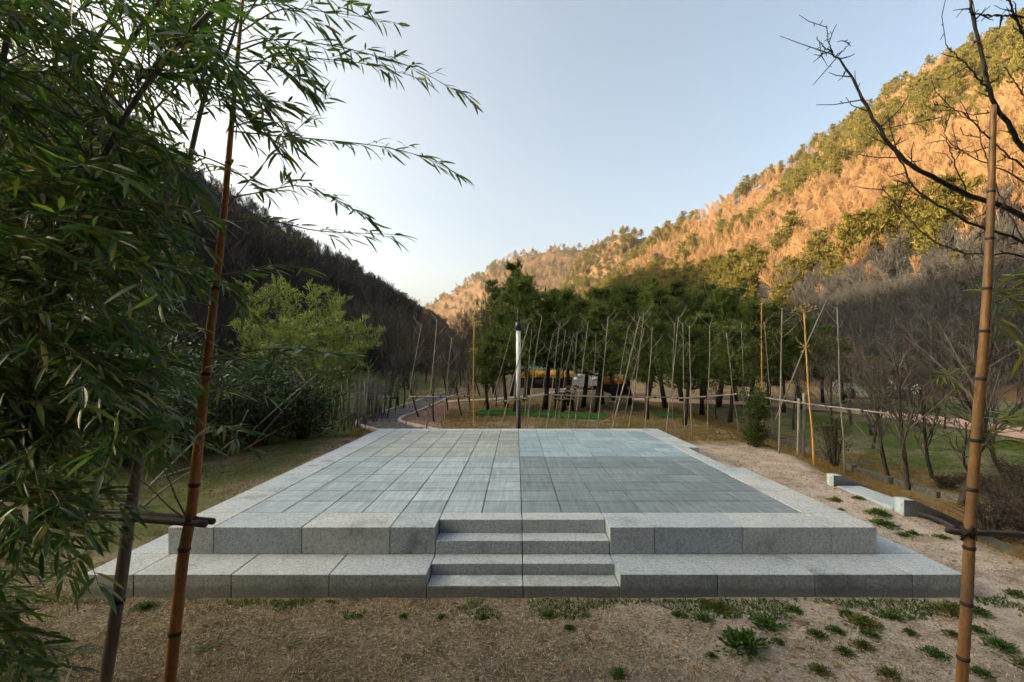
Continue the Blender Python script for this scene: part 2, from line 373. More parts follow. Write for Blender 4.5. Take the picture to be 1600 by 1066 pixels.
BH = [((-50,-40,0),(-240,-100,120)), ((-26,-16,0),(-100,-120,100)), ((0,-10,0),(0,-100,85)), ((26,-16,0),(100,-120,95)), ((44,-40,0),(220,-100,120))]  # unseen hill, added behind the camera to darken the stage's front faces
GB = hill('hill', 'unseen wooded hill added behind the viewpoint to block sky light', BH, 53, 8, M['litterdark'], 60, 40)
H2 = [((90,260,0),(200,420,150)), ((70,300,0),(128,445,126)), ((50,330,0),(108,450,131)), ((30,360,0),(80,460,118)), ((15,400,0),(60,470,100)), ((4,420,0),(42,480,52)), ((-5,440,0),(24,500,20))]
G2 = hill('hill', 'lower pine covered hill behind the sunlit slope', H2, 31, 6, M['litterhill'], 60, 40)
FH = [((300,520,0),(330,820,215)), ((160,520,0),(170,810,206)), ((80,520,0),(86,800,203)), ((30,520,0),(30,800,201)), ((-20,530,0),(-22,800,182)), ((-50,540,0),(-55,800,164)), ((-110,560,0),(-132,800,116)), ((-180,580,0),(-205,800,66)), ((-280,600,0),(-330,820,50))]
GF = hill('hill', 'far pale hill closing the valley', FH, 47, 14, M['litterhill'], 80, 50)

# ------------------------------------------------------------------ tree makers
def grow(rng, mb, p, d, L, r, level, maxl, cfg, m=0, sides=5):
    """one limb and its side shoots; cfg: kids, spread, up, ratio, wob per level"""
    n = 5 if level < maxl else 3
    pts = [np.array(p, float)]; dd = unit(d)
    for k in range(n-1):
        dd = unit(dd+rng.normal(0, cfg['wob'], 3)+np.array([0, 0, cfg['up']*(1 if level else .3)]))
        pts.append(pts[-1]+dd*L/(n-1))
    pts = np.array(pts)
    tip = r*(.25 if level == maxl else .45)
    tube(mb, pts, np.linspace(r, max(tip, cfg['rmin']), n), sides if level < 2 else 3, m, cap=False)
    if level >= maxl: return
    kids = cfg['kids'][level]
    for k in range(kids):
        t = cfg['from'][level]+(1-cfg['from'][level])*(k+rng.random()*.8)/kids; t = min(t, .98)
        q = pts[0]+0; idx = t*(n-1); a = int(idx); q = pts[a]+(pts[min(a+1, n-1)]-pts[a])*(idx-a)
        az = rng.random()*6.283+k*2.4
        perp = unit(np.cross(dd, [math.cos(az), math.sin(az), .31]))
        s = cfg['spread']*(0.7+.6*rng.random())
        nd = unit(unit(pts[min(a+1, n-1)]-pts[a])*math.cos(s)+perp*math.sin(s))
        grow(rng, mb, q, nd, L*cfg['ratio'][level]*(1.15-.5*t)*(.75+.5*rng.random()), max(r*(1-.5*t)*.55, cfg['rmin']), level+1, maxl, cfg, m, sides)

def bare_tree_mesh(seed, h=8., r=.09, kids=(9, 7, 5), up=.06, spread=.75, rmin=.012, mats=None, ratio=(.5, .5, .5), frm=(.3, .2, .2), split=False):
    rng = np.random.default_rng(seed)
    cfg = dict(kids=kids, spread=spread, up=up, ratio=ratio, wob=.12, rmin=rmin); cfg['from'] = frm
    mb = MB()
    grow(rng, mb, (0, 0, -.1), (rng.normal(0, .06), rng.normal(0, .06), 1), h*.8, r, 0, len(kids), cfg)
    return mb
def spikes(mb, c, d, n, L, w, spread, rng, m=0):
    """n thin needle blades from each centre c (k,3) around direction d (k,3)"""
    k = len(c); dirs = unit(np.repeat(d, n, 0)+rng.normal(0, spread, (k*n, 3)))
    o = np.repeat(c, n, 0); s = unit(np.cross(dirs, rng.normal(0, 1, (k*n, 3))))
    LL = L*(.7+.6*rng.random((k*n, 1))); ww = w*(.7+.6*rng.random((k*n, 1)))
    V = np.stack([o-s*ww*.5, o+s*ww*.5, o+dirs*LL], 1).reshape(-1, 3)
    mb.add(V, np.arange(k*n*3).reshape(-1, 3), None, m)
def flakes(mb, c, d, L, w, rng, m=0, fold=.25):
    """small folded lozenge leaves at c along d"""
    k = len(c); d = unit(d); s = unit(np.cross(d, rng.normal(0, 1, (k, 3)))); nrm = np.cross(d, s)
    L = np.broadcast_to(np.asarray(L, float), (k,))[:, None]; w = np.broadcast_to(np.asarray(w, float), (k,))[:, None]
    mid = c+d*L*.45+nrm*w*fold
    V = np.stack([c, mid-s*w*.5, c+d*L, mid+s*w*.5], 1).reshape(-1, 3)
    q = np.arange(k)[:, None]*4
    mb.add(V, np.concatenate([q+[0, 1, 2], q+[0, 2, 3]], 0), None, m)
def pine(seed, h, crown_r, base_f, tufts, L, w, tiers=9, n=6):
    """pine: bent trunk, whorls of near level limbs carrying flat pads of needles"""
    rng = np.random.default_rng(seed); tr = MB(); cr = MB()
    bend = rng.normal(0, .04*h, 2)
    zs = np.linspace(0, 1, 8); tp = np.stack([bend[0]*np.sin(zs*2.2), bend[1]*np.sin(zs*2.6), zs*h*.97-.1], -1)
    tube(tr, tp, np.interp(zs, [0, .1, 1], [h*.021, h*.017, h*.004]), 7)
    C = []; Dn = []
    for t in range(tiers):
        f = base_f+(1-base_f)*(t+.5*rng.random())/tiers
        o = np.array([np.interp(f, zs, tp[:, k]) for k in range(3)])
        rr = crown_r*(1.0-.75*((f-base_f)/(1-base_f))**1.3)*(.8+.35*rng.random())
        for k in range(4+int(rng.integers(0, 3))):
            az = rng.random()*6.283; l = rr*(.55+.5*rng.random())
            e = o+np.array([math.cos(az)*l, math.sin(az)*l, l*(.12+.3*rng.random())])
            mid = (o+e)/2-np.array([0, 0, .06*l])
            tube(tr, curve([o, mid, e], 4), np.linspace(h*.006, h*.0016, 4), 4, cap=False)
            nt_ = int(tufts*(.4+.6*l/crown_r))
            q = rng.random(nt_)**.6
            c = o+(e-o)*q[:, None]+rng.normal(0, 1, (nt_, 3))*np.array([.3, .3, .24])*l*(.25+.6*q[:, None])
            C.append(c); Dn.append(unit((e-o)*.5+rng.normal(0, .25, (nt_, 3))*l+np.array([0, 0, .8*l])))
    C = np.concatenate(C); Dn = np.concatenate(Dn)
    spikes(cr, C, Dn, n, L, w, .55, rng)
    return tr, cr
def scatter(name, pts, sc, rz, pk, protos, label, cat):
    me = bpy.data.meshes.new(name); me.vertices.add(len(pts)); me.vertices.foreach_set('co', np.asarray(pts, float).ravel())
    for nme, typ, val in (('sc', 'FLOAT', sc), ('rz', 'FLOAT', rz), ('pk', 'INT', pk)):
        a = me.attributes.new(nme, typ, 'POINT'); a.data.foreach_set('value', np.asarray(val))
    o = link(name, me); tag(o, label, cat, kind='stuff')
    ng = bpy.data.node_groups.new(name, 'GeometryNodeTree')
    ng.interface.new_socket('Geometry', in_out='INPUT', socket_type='NodeSocketGeometry'); ng.interface.new_socket('Geometry', in_out='OUTPUT', socket_type='NodeSocketGeometry')
    gi = ng.nodes.new('NodeGroupInput'); go = ng.nodes.new('NodeGroupOutput'); jn = ng.nodes.new('GeometryNodeJoinGeometry')
    def attr(n, t):
        x = ng.nodes.new('GeometryNodeInputNamedAttribute'); x.data_type = t; x.inputs[0].default_value = n; return x.outputs[0]
    a_s, a_r, a_k = attr('sc', 'FLOAT'), attr('rz', 'FLOAT'), attr('pk', 'INT')
    cx = ng.nodes.new('ShaderNodeCombineXYZ'); ng.links.new(a_r, cx.inputs[2])
    for k, pr in enumerate(protos):
        oi = ng.nodes.new('GeometryNodeObjectInfo'); oi.inputs['Object'].default_value = pr; oi.transform_space = 'ORIGINAL'
        cp = ng.nodes.new('FunctionNodeCompare'); cp.data_type = 'INT'; cp.operation = 'EQUAL'; ng.links.new(a_k, cp.inputs[2]); cp.inputs[3].default_value = k
        ip = ng.nodes.new('GeometryNodeInstanceOnPoints')
        ng.links.new(gi.outputs[0], ip.inputs['Points']); ng.links.new(cp.outputs[0], ip.inputs['Selection']); ng.links.new(oi.outputs['Geometry'], ip.inputs['Instance'])
        ng.links.new(cx.outputs[0], ip.inputs['Rotation']); ng.links.new(a_s, ip.inputs['Scale'])
        ng.links.new(ip.outputs[0], jn.inputs[0])
    ng.links.new(jn.outputs[0], go.inputs[0])
    md = o.modifiers.new('scatter', 'NODES'); md.node_group = ng
    return o

# ------------------------------------------------------------------ woods on the hills
rng = np.random.default_rng(5)
def project(p): return VX+F*p[:, 0]/p[:, 1], VY-F*(p[:, 2]-CAM_Z)/p[:, 1]
bare_protos = [bare_tree_mesh(100+k, 9.5, .1, (12, 7, 5), .13, .5, .02, ratio=(.46, .48, .55), frm=(.3, .15, .1)).mesh('bare_tree', [M['haretwig']]) for k in range(4)]
M['shadewood'] = m_leaf('shade_darkened_twig', [(.036, .038, .04), (.058, .059, .06), (.082, .082, .08)], .9, .0, .08)  # shaded copy of the bare twig colour: hillside shade painted in
bare_protos += [bare_tree_mesh(150+k, 9, .12, (11, 7, 5), .12, .55, .02, ratio=(.46, .48, .55), frm=(.35, .15, .1)).mesh('bare_tree', [M['shadewood']]) for k in range(3)]
pine_protos = []
for k in range(4):
    t_, c_ = pine(200+k, 8.0, 2.9, .35, 20, .5, .13, 7, 5)
    mb = MB(); mb.V, mb.T, mb.Q, mb.n = t_.V+c_.V, list(t_.T), list(t_.Q), t_.n+c_.n
    mb.Tm = [np.zeros(len(a), int) for a in t_.T]; mb.Qm = list(t_.Qm)
    for a in c_.T: mb.T.append(a+t_.n); mb.Tm.append(np.ones(len(a), int))
    pine_protos.append(mb.mesh('hill_pine', [M['bark'], M['hillneedle']]))
def sample_hill(G, n, seed, vmax=1.12, umin=0, umax=1):
    r = np.random.default_rng(seed); u = umin+(umax-umin)*r.random(n); v = r.random(n)*vmax
    p = hill_at(G, u, v); k = p[:, 1] > 12; p = p[k]; u = u[k]; v = v[k]
    px, py = project(p); k = (px > -500) & (px < 2100)
    return p[k], px[k], py[k], v[k]
HILLPINES = 0
bare_objs = []; pine_objs = []
def plant_hill(G, n, seed, pine_rule, name, bl, pl, n_single, where, s_bare=1., s_pine=1., umin=0, umax=1, cull=None, low=1.0, dark=lambda v, p: 0*v):
    global bare_objs, pine_objs
    p, px, py, v = sample_hill(G, n, seed, umin=umin, umax=umax); r = np.random.default_rng(seed+1)
    if cull is not None:
        kk = cull(p, px, py, v); p, px, py, v = p[kk], px[kk], py[kk], v[kk]
    pr = pine_rule(px, py, v, p); isp = r.random(len(p)) < pr
    sc = (.55+.8*r.random(len(p))**1.3)*(low+(1-low)*np.maximum(sstep(.02, .16, v), sstep(90, 150, p[:, 1]))); rz = r.random(len(p))*6.283; pk = r.integers(0, 4, len(p)); bk_ = np.where(r.random(len(p)) < dark(v, p), 4+pk % 3, pk)
    idx = np.where(isp)[0]; inview = idx[(px[idx] > 0) & (px[idx] < 1600) & (v[idx] < 1.0)]
    inview = inview[np.argsort(-sc[inview]/np.linalg.norm(p[inview], axis=1))][:n_single]
    for k in inview:
        o = link('hill_pine', pine_protos[pk[k]]); o.location = p[k]; o.rotation_euler = (0, 0, rz[k]); o.scale = (sc[k]*s_pine,)*3
        tag(o, f'small pine tree among bare trees on the {where}', 'pine tree', f'pine trees on the {where}'); pine_objs.append(o)
    rest = np.setdiff1d(idx, inview); bi = np.where(~isp)[0]
    iv = bi[(px[bi] > 20) & (px[bi] < 1580) & (v[bi] < .9)]; iv = iv[np.argsort(np.linalg.norm(p[iv], axis=1))][:n_single]
    vis_ = bi[(px[bi] > 20) & (px[bi] < 1580) & (v[bi] < .9)]
    iv = np.unique(np.concatenate([iv]+[vis_[bk_[vis_] == q][:2] for q in range(len(bare_protos))]))
    for k in iv:
        o = link('bare_tree', bare_protos[bk_[k]]); o.location = p[k]; o.rotation_euler = (0, 0, rz[k]); o.scale = (sc[k]*s_bare,)*3
        tag(o, f'leafless tree in the woods on the {where}', 'bare tree', f'bare trees on the {where}'); bare_objs.append(o)
    bi = np.setdiff1d(bi, iv)
    def first(objs): 
        return [next(o for o in objs if o.data is m_) for m_ in (bare_protos if objs is bare_objs else pine_protos)]
    scatter(name+'_bare_woods', p[bi], sc[bi]*s_bare, rz[bi], bk_[bi], first(bare_objs), bl, 'woods')
    if len(rest): scatter(name+'_pine_woods', p[rest], sc[rest]*s_pine, rz[rest], pk[rest], first(pine_objs), pl, 'woods')
def rule_R(px, py, v, p):
    f = fbm(p[:, 0]/45, p[:, 1]/45+p[:, 2]/30, 61)
    a = sstep(.48, .62, f)*.38
    a = np.maximum(a, sstep(.9, 1.0, v)*.4)
    top = sstep(1380, 1460, px)*sstep(230, 150, py)*sstep(.4, .52, f); a = np.maximum(a, top*.8)
    a = np.maximum(a, sstep(1250, 1150, px)*sstep(440, 470, py)*.75)
    a = np.maximum(a, np.exp(-((px-1450)/60)**2-((py-415)/35)**2)*.8)
    a = np.maximum(a, np.exp(-((px-1330)/60)**2-((py-220)/40)**2)*.8)
    return np.where((px > 1180) & (py > 470), np.minimum(a, .12), a)
plant_hill(GR, 8000, 71, rule_R, 'sunlit_hill', 'leafless pale woods covering the sunlit hill', 'olive pines scattered through the sunlit hill woods', 75, 'sunlit hill', .8, 1.25, low=.5, dark=lambda v, p: 1.0*sstep(.16, .08, v+.06*(fbm(p[:, 0]/25, p[:, 1]/25, 66)-.5)))  # low trees take the darker twig copy, shade put into their colour
def rule_L(px, py, v, p):
    f = fbm(p[:, 0]/40, p[:, 1]/40, 81)
    return np.maximum(sstep(.5, .62, f)*.35, np.exp(-((px-645)/35)**2-((py-450)/35)**2)*.8*(p[:, 1] > 150))
plant_hill(GL, 6500, 73, rule_L, 'shaded_hill', 'leafless dark woods covering the shaded hill', 'dark pines scattered through the shaded hill woods', 60, 'shaded hill', .8, .95, dark=lambda v, p: .985+0*v,  # nearly every tree here takes the twig colour with painted shade
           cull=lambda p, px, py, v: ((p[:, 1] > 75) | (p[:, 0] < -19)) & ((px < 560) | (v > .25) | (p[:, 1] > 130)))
rb = np.random.default_rng(84); nb0 = 90; near = np.stack([rb.uniform(-22, 22, nb0), -4.5-8*rb.random(nb0), 0*rb.random(nb0)], -1)  # unseen pines added close behind the camera to cut light on stone fronts
pb = hill_at(GB, np.random.default_rng(79).random(1300), np.random.default_rng(80).random(1300)*1.05); rb = np.random.default_rng(83)
pb = np.concatenate([pb, near]); nb1 = len(pb); sb = .8+.5*rb.random(nb1); sb[-nb0:] = 1.1+.5*rb.random(nb0)
scatter('back_hill_pine_woods', pb, sb, rb.random(nb1)*6.28, rb.integers(0, 4, nb1), [next(o for o in pine_objs if o.data is m_) for m_ in pine_protos], 'unseen pine woods added behind the viewpoint to block sky light', 'woods')
brush_me = []
for k in range(3):
    r_b = np.random.default_rng(500+k); mb = MB(); cfg_b = dict(kids=(6, 5), spread=.6, up=.05, ratio=(.55, .5), wob=.16, rmin=.008); cfg_b['from'] = (.15, .15)
    for j in range(12): grow(r_b, mb, (r_b.normal(0, .5), r_b.normal(0, .5), -.1), (r_b.normal(0, .35), r_b.normal(0, .35), 1), 2.2, .025, 0, 2, cfg_b)
    brush_me.append(mb.mesh('brush', M['shadewood']))  # brush shares the twig colour with shade painted in
brush_objs = []
for k, (G_, u_, v_, w_) in enumerate(((GR, .42, .1, 'sunlit'), (GR, .5, .12, 'sunlit'), (GR, .56, .1, 'sunlit'))):
    o = link('brush', brush_me[k]); o.location = hill_at(G_, np.array([u_]), np.array([v_]))[0]; brush_objs.append(tag(o, f'tangled leafless brush low on the sunlit hill, {ORD[k]} from the right', 'brush', 'leafless brush on the hills'))
for G_, n_, sd_, nm_, lb_ in ((GR, 3600, 91, 'sunlit_hill_brush', 'tangled leafless brush under the trees of the sunlit hill'), (GL, 3000, 92, 'shaded_hill_brush', 'tangled leafless brush under the trees of the shaded hill')):
    r_b = np.random.default_rng(sd_); pt = hill_at(G_, r_b.random(n_), .01+(.16 if G_ is GR else .5)*r_b.random(n_)**1.2); pt = pt[(pt[:, 1] > 14) & ((pt[:, 1] > 28) | (pt[:, 0] < -14) | (pt[:, 0] > 0))]; n_ = len(pt)
    scatter(nm_, pt, .7+.8*r_b.random(n_), r_b.random(n_)*6.28, r_b.integers(0, 3, n_), brush_objs, lb_, 'brush')
plant_hill(G2, 1500, 75, lambda px, py, v, p: .75+0*px, 'lower_hill', 'leafless woods between pines on the lower hill', 'pine woods covering the lower hill', 0, 'lower hill')
plant_hill(GF, 2600, 77, lambda px, py, v, p: .3+.3*sstep(.8, 1, v), 'far_hill', 'leafless woods on the far pale hill', 'pine woods on the far pale hill', 0, 'far hill', 1.3, 1.3)

# ------------------------------------------------------------------ stone stage
stage = thing('stone_stage', 'square two-tier granite stage with tiled top and steps', 'stage', (XC, YC, 0))
UT, LT = .433, .19
core = MB(); box(core, (-2.79, -2.79, -.2), (2.79, 2.79, UT-.03)); box(core, (-3.19, -3.19, -.2), (3.19, 3.19, LT-.012)); 
core.build('core', M['grout'], stage)
mesh_cache = {}
def slab(name, x0, x1, y0, y1, z0, z1, rot, mat, gap=.0035, bev=.0042):
    key = (round(x1-x0, 3), round(y1-y0, 3), round(z1-z0, 3), mat.name)
    if key not in mesh_cache: mesh_cache[key] = bevel_box(name, (x1-x0-2*gap, y1-y0-2*gap, z1-z0), mat, bev)
    c = Matrix.Rotation(rot, 4, 'Z') @ Matrix.Translation(((x0+x1)/2, (y0+y1)/2, (z0+z1)/2+random.uniform(-.0012, .0012)))
    return link(name, mesh_cache[key], stage, c)
random.seed(3)
for k in range(4):
    rot = k*math.pi/2
    slab('corner_block', -3.215, -2.8, -3.215, -2.8, LT, UT, rot, M['granite'])
    steps = k < 2
    for s in (-1, 1):
        for a, b_ in ((2.0, 2.8), (1.2, 2.0), (.79, 1.2)) if steps else ((2.0, 2.8), (1.2, 2.0), (.4, 1.2), (0, .4)):
            x0, x1 = sorted((s*a, s*b_)); slab('border_block', x0, x1, -3.215, -2.8, LT, UT, rot, M['granite'])
        for a, b_ in ((2.39, 3.19), (1.59, 2.39), (.79, 1.59)) if steps else ((2.39, 3.19), (1.59, 2.39), (.79, 1.59), (0, .79)):
            x0, x1 = sorted((s*a, s*b_)); slab('base_block', x0, x1, -3.615, -3.19, -.15, LT-.001, rot, M['granite'])
        if not steps: continue
        x0, x1 = sorted((0, s*.79))
        slab('step_block', x0, x1, -3.01, -2.8, LT, UT, rot, M['granite']); slab('step_block', x0, x1, -3.215, -3.01, LT, (LT+UT)/2, rot, M['granite'])
        slab('step_block', x0, x1, -3.41, -3.19, -.15, LT-.001, rot, M['granite']); slab('step_block', x0, x1, -3.615, -3.41, -.15, LT/2, rot, M['granite'])
    slab('corner_base_block', -3.615, -3.19, -3.615, -3.19, -.15, LT-.001, rot, M['granite'])
for ix in range(14):
    for iy in range(14):
        mt = M[('tile_f' if iy < 7 else 'tile_b')+('l' if ix < 7 else 'r')]
        x0 = -2.8+.4*ix; y0 = -2.8+.4*iy
        slab('tile', x0, x0+.4, y0+.0055, y0+.3945, UT-.045, UT-.004, 0, mt, .0038, .0045)

# ------------------------------------------------------------------ paths, kerbs, lawns
def strip(name, cl, w0, w1, mat, lift, kind='structure', label=None, parent=None, n=80, z0=None):
    """a sheet that follows the ground along a centre line, from offset w0 to w1 across it"""
    c = curve(cl, n); t = unit(np.gradient(c, axis=0)); nr = np.stack([t[:, 1], -t[:, 0]], -1)
    w0 = np.broadcast_to(w0, (n,)); w1 = np.broadcast_to(w1, (n,)); k = 5
    f = np.linspace(0, 1, k)[None, :, None]
    p = (c+nr*w0[:, None])[:, None, :]*(1-f)+(c+nr*w1[:, None])[:, None, :]*f
    z = gz(p[..., 0], p[..., 1])+lift
    i = np.arange(n-1)[:, None]*k+np.arange(k-1)[None, :]
    mb = MB(); mb.add(np.concatenate([p, z[..., None]], -1).reshape(-1, 3), None, np.stack([i, i+1, i+k+1, i+k], -1).reshape(-1, 4))
    o = mb.build(name, mat, parent, smooth=True)
    if parent is None: tag(o, label, 'path' if 'path' in name else 'lawn', kind=kind)
    return o
M['redgravel'] = m_simple('red_brown_gravel', (.15, .09, .07), (.27, .175, .145), 9, .9, .1, .4)
M['palepath'] = m_simple('pale_sandy_path', (.3, .25, .2), (.44, .37, .31), 3, .9, .1, .2)
M['pinkpath'] = m_simple('pinkish_path', (.33, .22, .17), (.47, .33, .27), 2, .9, .1, .2)
M['setts'] = m_simple('dark_setts', (.05, .052, .055), (.15, .155, .16), 40, .7, .3, .3)
M['mortar'] = m_simple('dark_mortar', (.04, .04, .04), (.07, .07, .068), 30, .9, .1, .2)
M['kerb'] = m_simple('pale_kerb', (.32, .29, .25), (.46, .42, .37), 12, .8, .2, .2, rnd=.12)
M['turf'] = m_simple('bright_turf', (.01, .075, .014), (.022, .13, .024), 5, .9, .1, .3)
cl = [(-2.2, 10.6), (-2.9, 11.5), (-3.75, 12.6), (-4.05, 13.7), (-4.0, 15.2), (-3.95, 17.2), (-3.9, 20.0), (-3.9, 23.5), (-3.5, 27)]
cl = [(x-.0, y) for x, y in cl]
fp = strip('footpath', cl, -.52, .52, M['mortar'], .02, label='curving footpath of dark stone setts between pale kerbs')
c = curve(cl, 110); t = unit(np.gradient(c, axis=0)); nr = np.stack([t[:, 1], -t[:, 0]], -1)
sm = MB(); rr = np.random.default_rng(8)
kerb_mesh = bevel_box('kerb_stone', (.105, .2, .16), M['kerb'], .012)
def obox(mb, cx, cy, ang, lx, ly, z0, z1):
    ca, sa = math.cos(ang), math.sin(ang); V = []
    for zz in (z0, z1):
        for a, b_ in ((-1, -1), (1, -1), (1, 1), (-1, 1)):
            x, y = a*lx/2, b_*ly/2; V.append((cx+x*ca-y*sa, cy+x*sa+y*ca, zz))
    mb.add(V, None, [(4,5,6,7),(0,1,5,4),(1,2,6,5),(2,3,7,6),(3,0,4,7)])
seg = np.linalg.norm(np.gradient(c, axis=0), axis=1).mean()
for k in range(110):
    ang = math.atan2(t[k, 1], t[k, 0])-math.pi/2
    for j in range(5):
        o_ = -.41+.205*j; x, y = c[k]+nr[k]*o_
        obox(sm, x, y, ang, .18+rr.random()*.012, seg*.86, float(gz(x, y))-.02, float(gz(x, y))+.028+rr.random()*.02)
tag(sm.build('sett', M['setts'], fp), kind='stuff')
for s in (-1, 1):
    L_ = 0; last = -1
    for k in range(110):
        if (k*seg) - last < .21 and last >= 0: continue
        last = k*seg; x, y = c[k]+nr[k]*s*.58; ang = math.atan2(t[k, 1], t[k, 0])-math.pi/2
        link('kerb_stone', kerb_mesh, fp, Matrix.Translation((x, y, float(gz(x, y))+.01)) @ Matrix.Rotation(ang, 4, 'Z'))
strip('gravel_path', [(-1.9, 11.0), (-2.6, 12.4), (-3.05, 14), (-3.05, 16), (-3.0, 18.2), (-2.95, 20.2)], -.45, np.interp(np.linspace(0, 1, 80), [0, .35, 1], [.25, .8, .75]), M['redgravel'], .018, label='red brown gravel path inside the curve of the footpath')
strip('sandy_path', [(-3.2, 20.3), (-2.6, 21.0), (-1.2, 22), (.3, 23.6), (1.6, 25.6), (2.6, 28), (6, 29.5), (10, 28)], -.4, .4, M['palepath'], .03, label='narrow pale sandy path running behind the lamp post')
strip('pink_path', [(3, 31), (7, 29.0), (10.8, 25), (14.2, 21), (15.6, 17), (16.0, 13), (16.0, 8), (16.0, 2), (16, -8)], -1.15, 1.15, M['pinkpath'], .03, label='pinkish path along the foot of the sunlit hill')
strip('turf_mat', [(-1.4, 15.9), (0, 15.6), (1.4, 15.0), (2.9, 14.5)], -.75, .75, M['turf'], .03, label='bright green strip of turf behind the lamp post')
strip('turf_mat', [(4.6, 14.9), (5.4, 14.9), (6.6, 14.8)], -.5, .5, M['turf'], .03, label='small bright green patch of turf under the pines')
# stairs down to the right: two sloping cheek walls, treads
def cheek(y, name_label, x0=4.68):
    mb = MB(); w = .15; prof = [(x0, .0), (x0, .275), (x0+.13, .27), (x0+.5, .11), (x0+.9, -.09), (x0+1.35, -.3), (x0+1.35, -.9), (x0, -.9)]
    V = [(x, y-w/2, z) for x, z in prof]+[(x, y+w/2, z) for x, z in prof]; n = len(prof)
    mb.add(V, None, [(k, (k+1) % n, n+(k+1) % n, n+k) for k in range(n)])
    for off, flip in ((0, 0), (n, 1)):
        T = [(off+0, off+k, off+k+1) for k in range(1, n-1)]
        mb.add([], None, None); mb.T.append(np.array([t_[::-1] if flip else t_ for t_ in T])); mb.Tm.append(np.zeros(len(T), int))
    return tag(mb.build('cheek_wall', M['granite']), name_label, 'stair wall')
cheek(6.78, 'sloping granite cheek wall at the far side of the stairs'); cheek(5.56, 'sloping granite cheek wall at the near side of the stairs')
st = thing('stone_stairs', 'short granite stairs going down between two cheek walls', 'stairs', (4.7, 6.17, 0))
for k in range(4):
    link('tread', bevel_box('tread', (.36, 1.0, .14), M['granite'], .008), st, Matrix.Translation((.17+.33*k, 0, .065-.14*k)))
gut = thing('drain_kerb', 'long dark concrete drain kerb in the brown grass slope', 'drain kerb', (7.9, 8, 0)); gm_ = bevel_box('kerb_piece', (.13, .98, .2), m_simple('concrete', (.045, .045, .04), (.12, .12, .11), 14, .85, .15, .3, rnd=.2), .01)
for k in range(9):
    y = 6.0+k; x = 7.9+.08*math.sin(y)
    link('kerb_piece', gm_, gut, Matrix.Translation((x-7.9, y-8, float(gz(x, y))+.03)))

# ------------------------------------------------------------------ lamp post, bench, small things
def lathe(mb, prof, sides=14, m=0, c=(0, 0)):
    th = np.arange(sides)*2*np.pi/sides; V = []
    for r_, z in prof: V += [(c[0]+r_*math.cos(a), c[1]+r_*math.sin(a), z) for a in th]
    i = np.arange(len(prof)-1)[:, None]*sides; j = np.arange(sides)[None, :]; j2 = (j+1) % sides
    mb.add(V, None, np.stack([i+j, i+j2, i+sides+j2, i+sides+j], -1).reshape(-1, 4), m)
M['black'] = m_simple('black_paint', (.008, .009, .011), (.014, .015, .018), 20, .45, .4, 0)
M['white'] = m_simple('white_lamp_tube', (.62, .68, .72), (.72, .77, .8), 5, .35, .4, 0)
M['navy'] = m_simple('navy_paint', (.008, .015, .035), (.015, .025, .06), 12, .35, .5, 0)
lx, ly = .064, 11.5; lz = float(gz(lx, ly))
lp = thing('lamp_post', 'slim lamp post with black foot, white tube and dark finial', 'lamp post', (lx, ly, lz))
def lpart(name, prof, mat): q = MB(); lathe(q, [(r_, z-lz) for r_, z in prof]); return q.build(name, mat, lp, smooth=True)
lpart('foot', [(.0, lz-.1), (.075, lz-.1), (.075, lz+.05), (.062, lz+.08), (.058, 1.09), (0, 1.09)], M['black'])
lpart('tube', [(.0, 1.07), (.056, 1.08), (.056, 2.78), (0, 2.78)], M['white'])
lpart('collar', [(0, 2.77), (.06, 2.77), (.085, 2.81), (.088, 2.9), (.07, 2.98), (.05, 3.0), (0, 3.0)], M['navy'])
lpart('finial', [(0, 2.99), (.045, 2.99), (.05, 3.05), (.03, 3.1), (.04, 3.16), (.035, 3.24), (.012, 3.3), (0, 3.33)], M['black'])
M['benchwood'] = m_simple('bench_wood', (.14, .125, .11), (.26, .24, .21), 14, .75, .2, .2, (1, 8, 8))
def bench(loc, rz, label, w=1.4):
    r_ = thing('park_bench', label, 'bench', loc, rz)
    for k in range(4): link('seat_slat', bevel_box('seat_slat', (w, .095, .035), M['benchwood'], .006), r_, Matrix.Translation((0, -.17+.115*k, .45)))
    for k in range(3): link('back_slat', bevel_box('back_slat', (w, .03, .1), M['benchwood'], .006), r_, Matrix.Translation((0, .26+.035*k, .58+.14*k)) @ Matrix.Rotation(-.22, 4, 'X'))
    for s in (-1, 1):
        f = MB(); x = s*(w/2-.14)
        for y0, y1 in ((-.2, -.13), (.18, .25)): box(f, (x-.035, y0, 0), (x+.035, y1, .43))
        box(f, (x-.03, -.21, .36), (x+.03, .26, .43)); tube(f, [(x, .25, .42), (x, .36, .95)], .03, 4); box(f, (x-.035, -.22, .6), (x+.035, .3, .64)); box(f, (x-.03, -.2, .43), (x+.03, -.15, .6))
        f.build('leg', M['black'], r_)
    return r_
p = P(600, 638, 17.2); bench((p[0], 17.2, float(gz(p[0], 17.2))), R(62), 'dark park bench beside the curving footpath')
p = P(880, 645, 16.4); bench((p[0], 16.4, float(gz(p[0], 16.4))), R(-70), 'dark bench under the pines beside the turf strip', .9)
hb = thing('garden_box', 'small dark gabled box standing beside a tree trunk on the lawn', 'box', (11.2, 14.2, float(gz(11.2, 14.2))), R(20))
q = MB(); box(q, (-.1, -.1, 0), (.1, .1, .3)); q.build('body', M['black'], hb)
q = MB(); q.add([(-.15, -.13, .29), (.15, -.13, .29), (.15, .13, .29), (-.15, .13, .29), (-.12, 0, .43), (.12, 0, .43)], [(0, 4, 3), (1, 2, 5)], [(0, 1, 5, 4), (2, 3, 4, 5), (0, 3, 2, 1)]); q.build('roof', M['black'], hb)

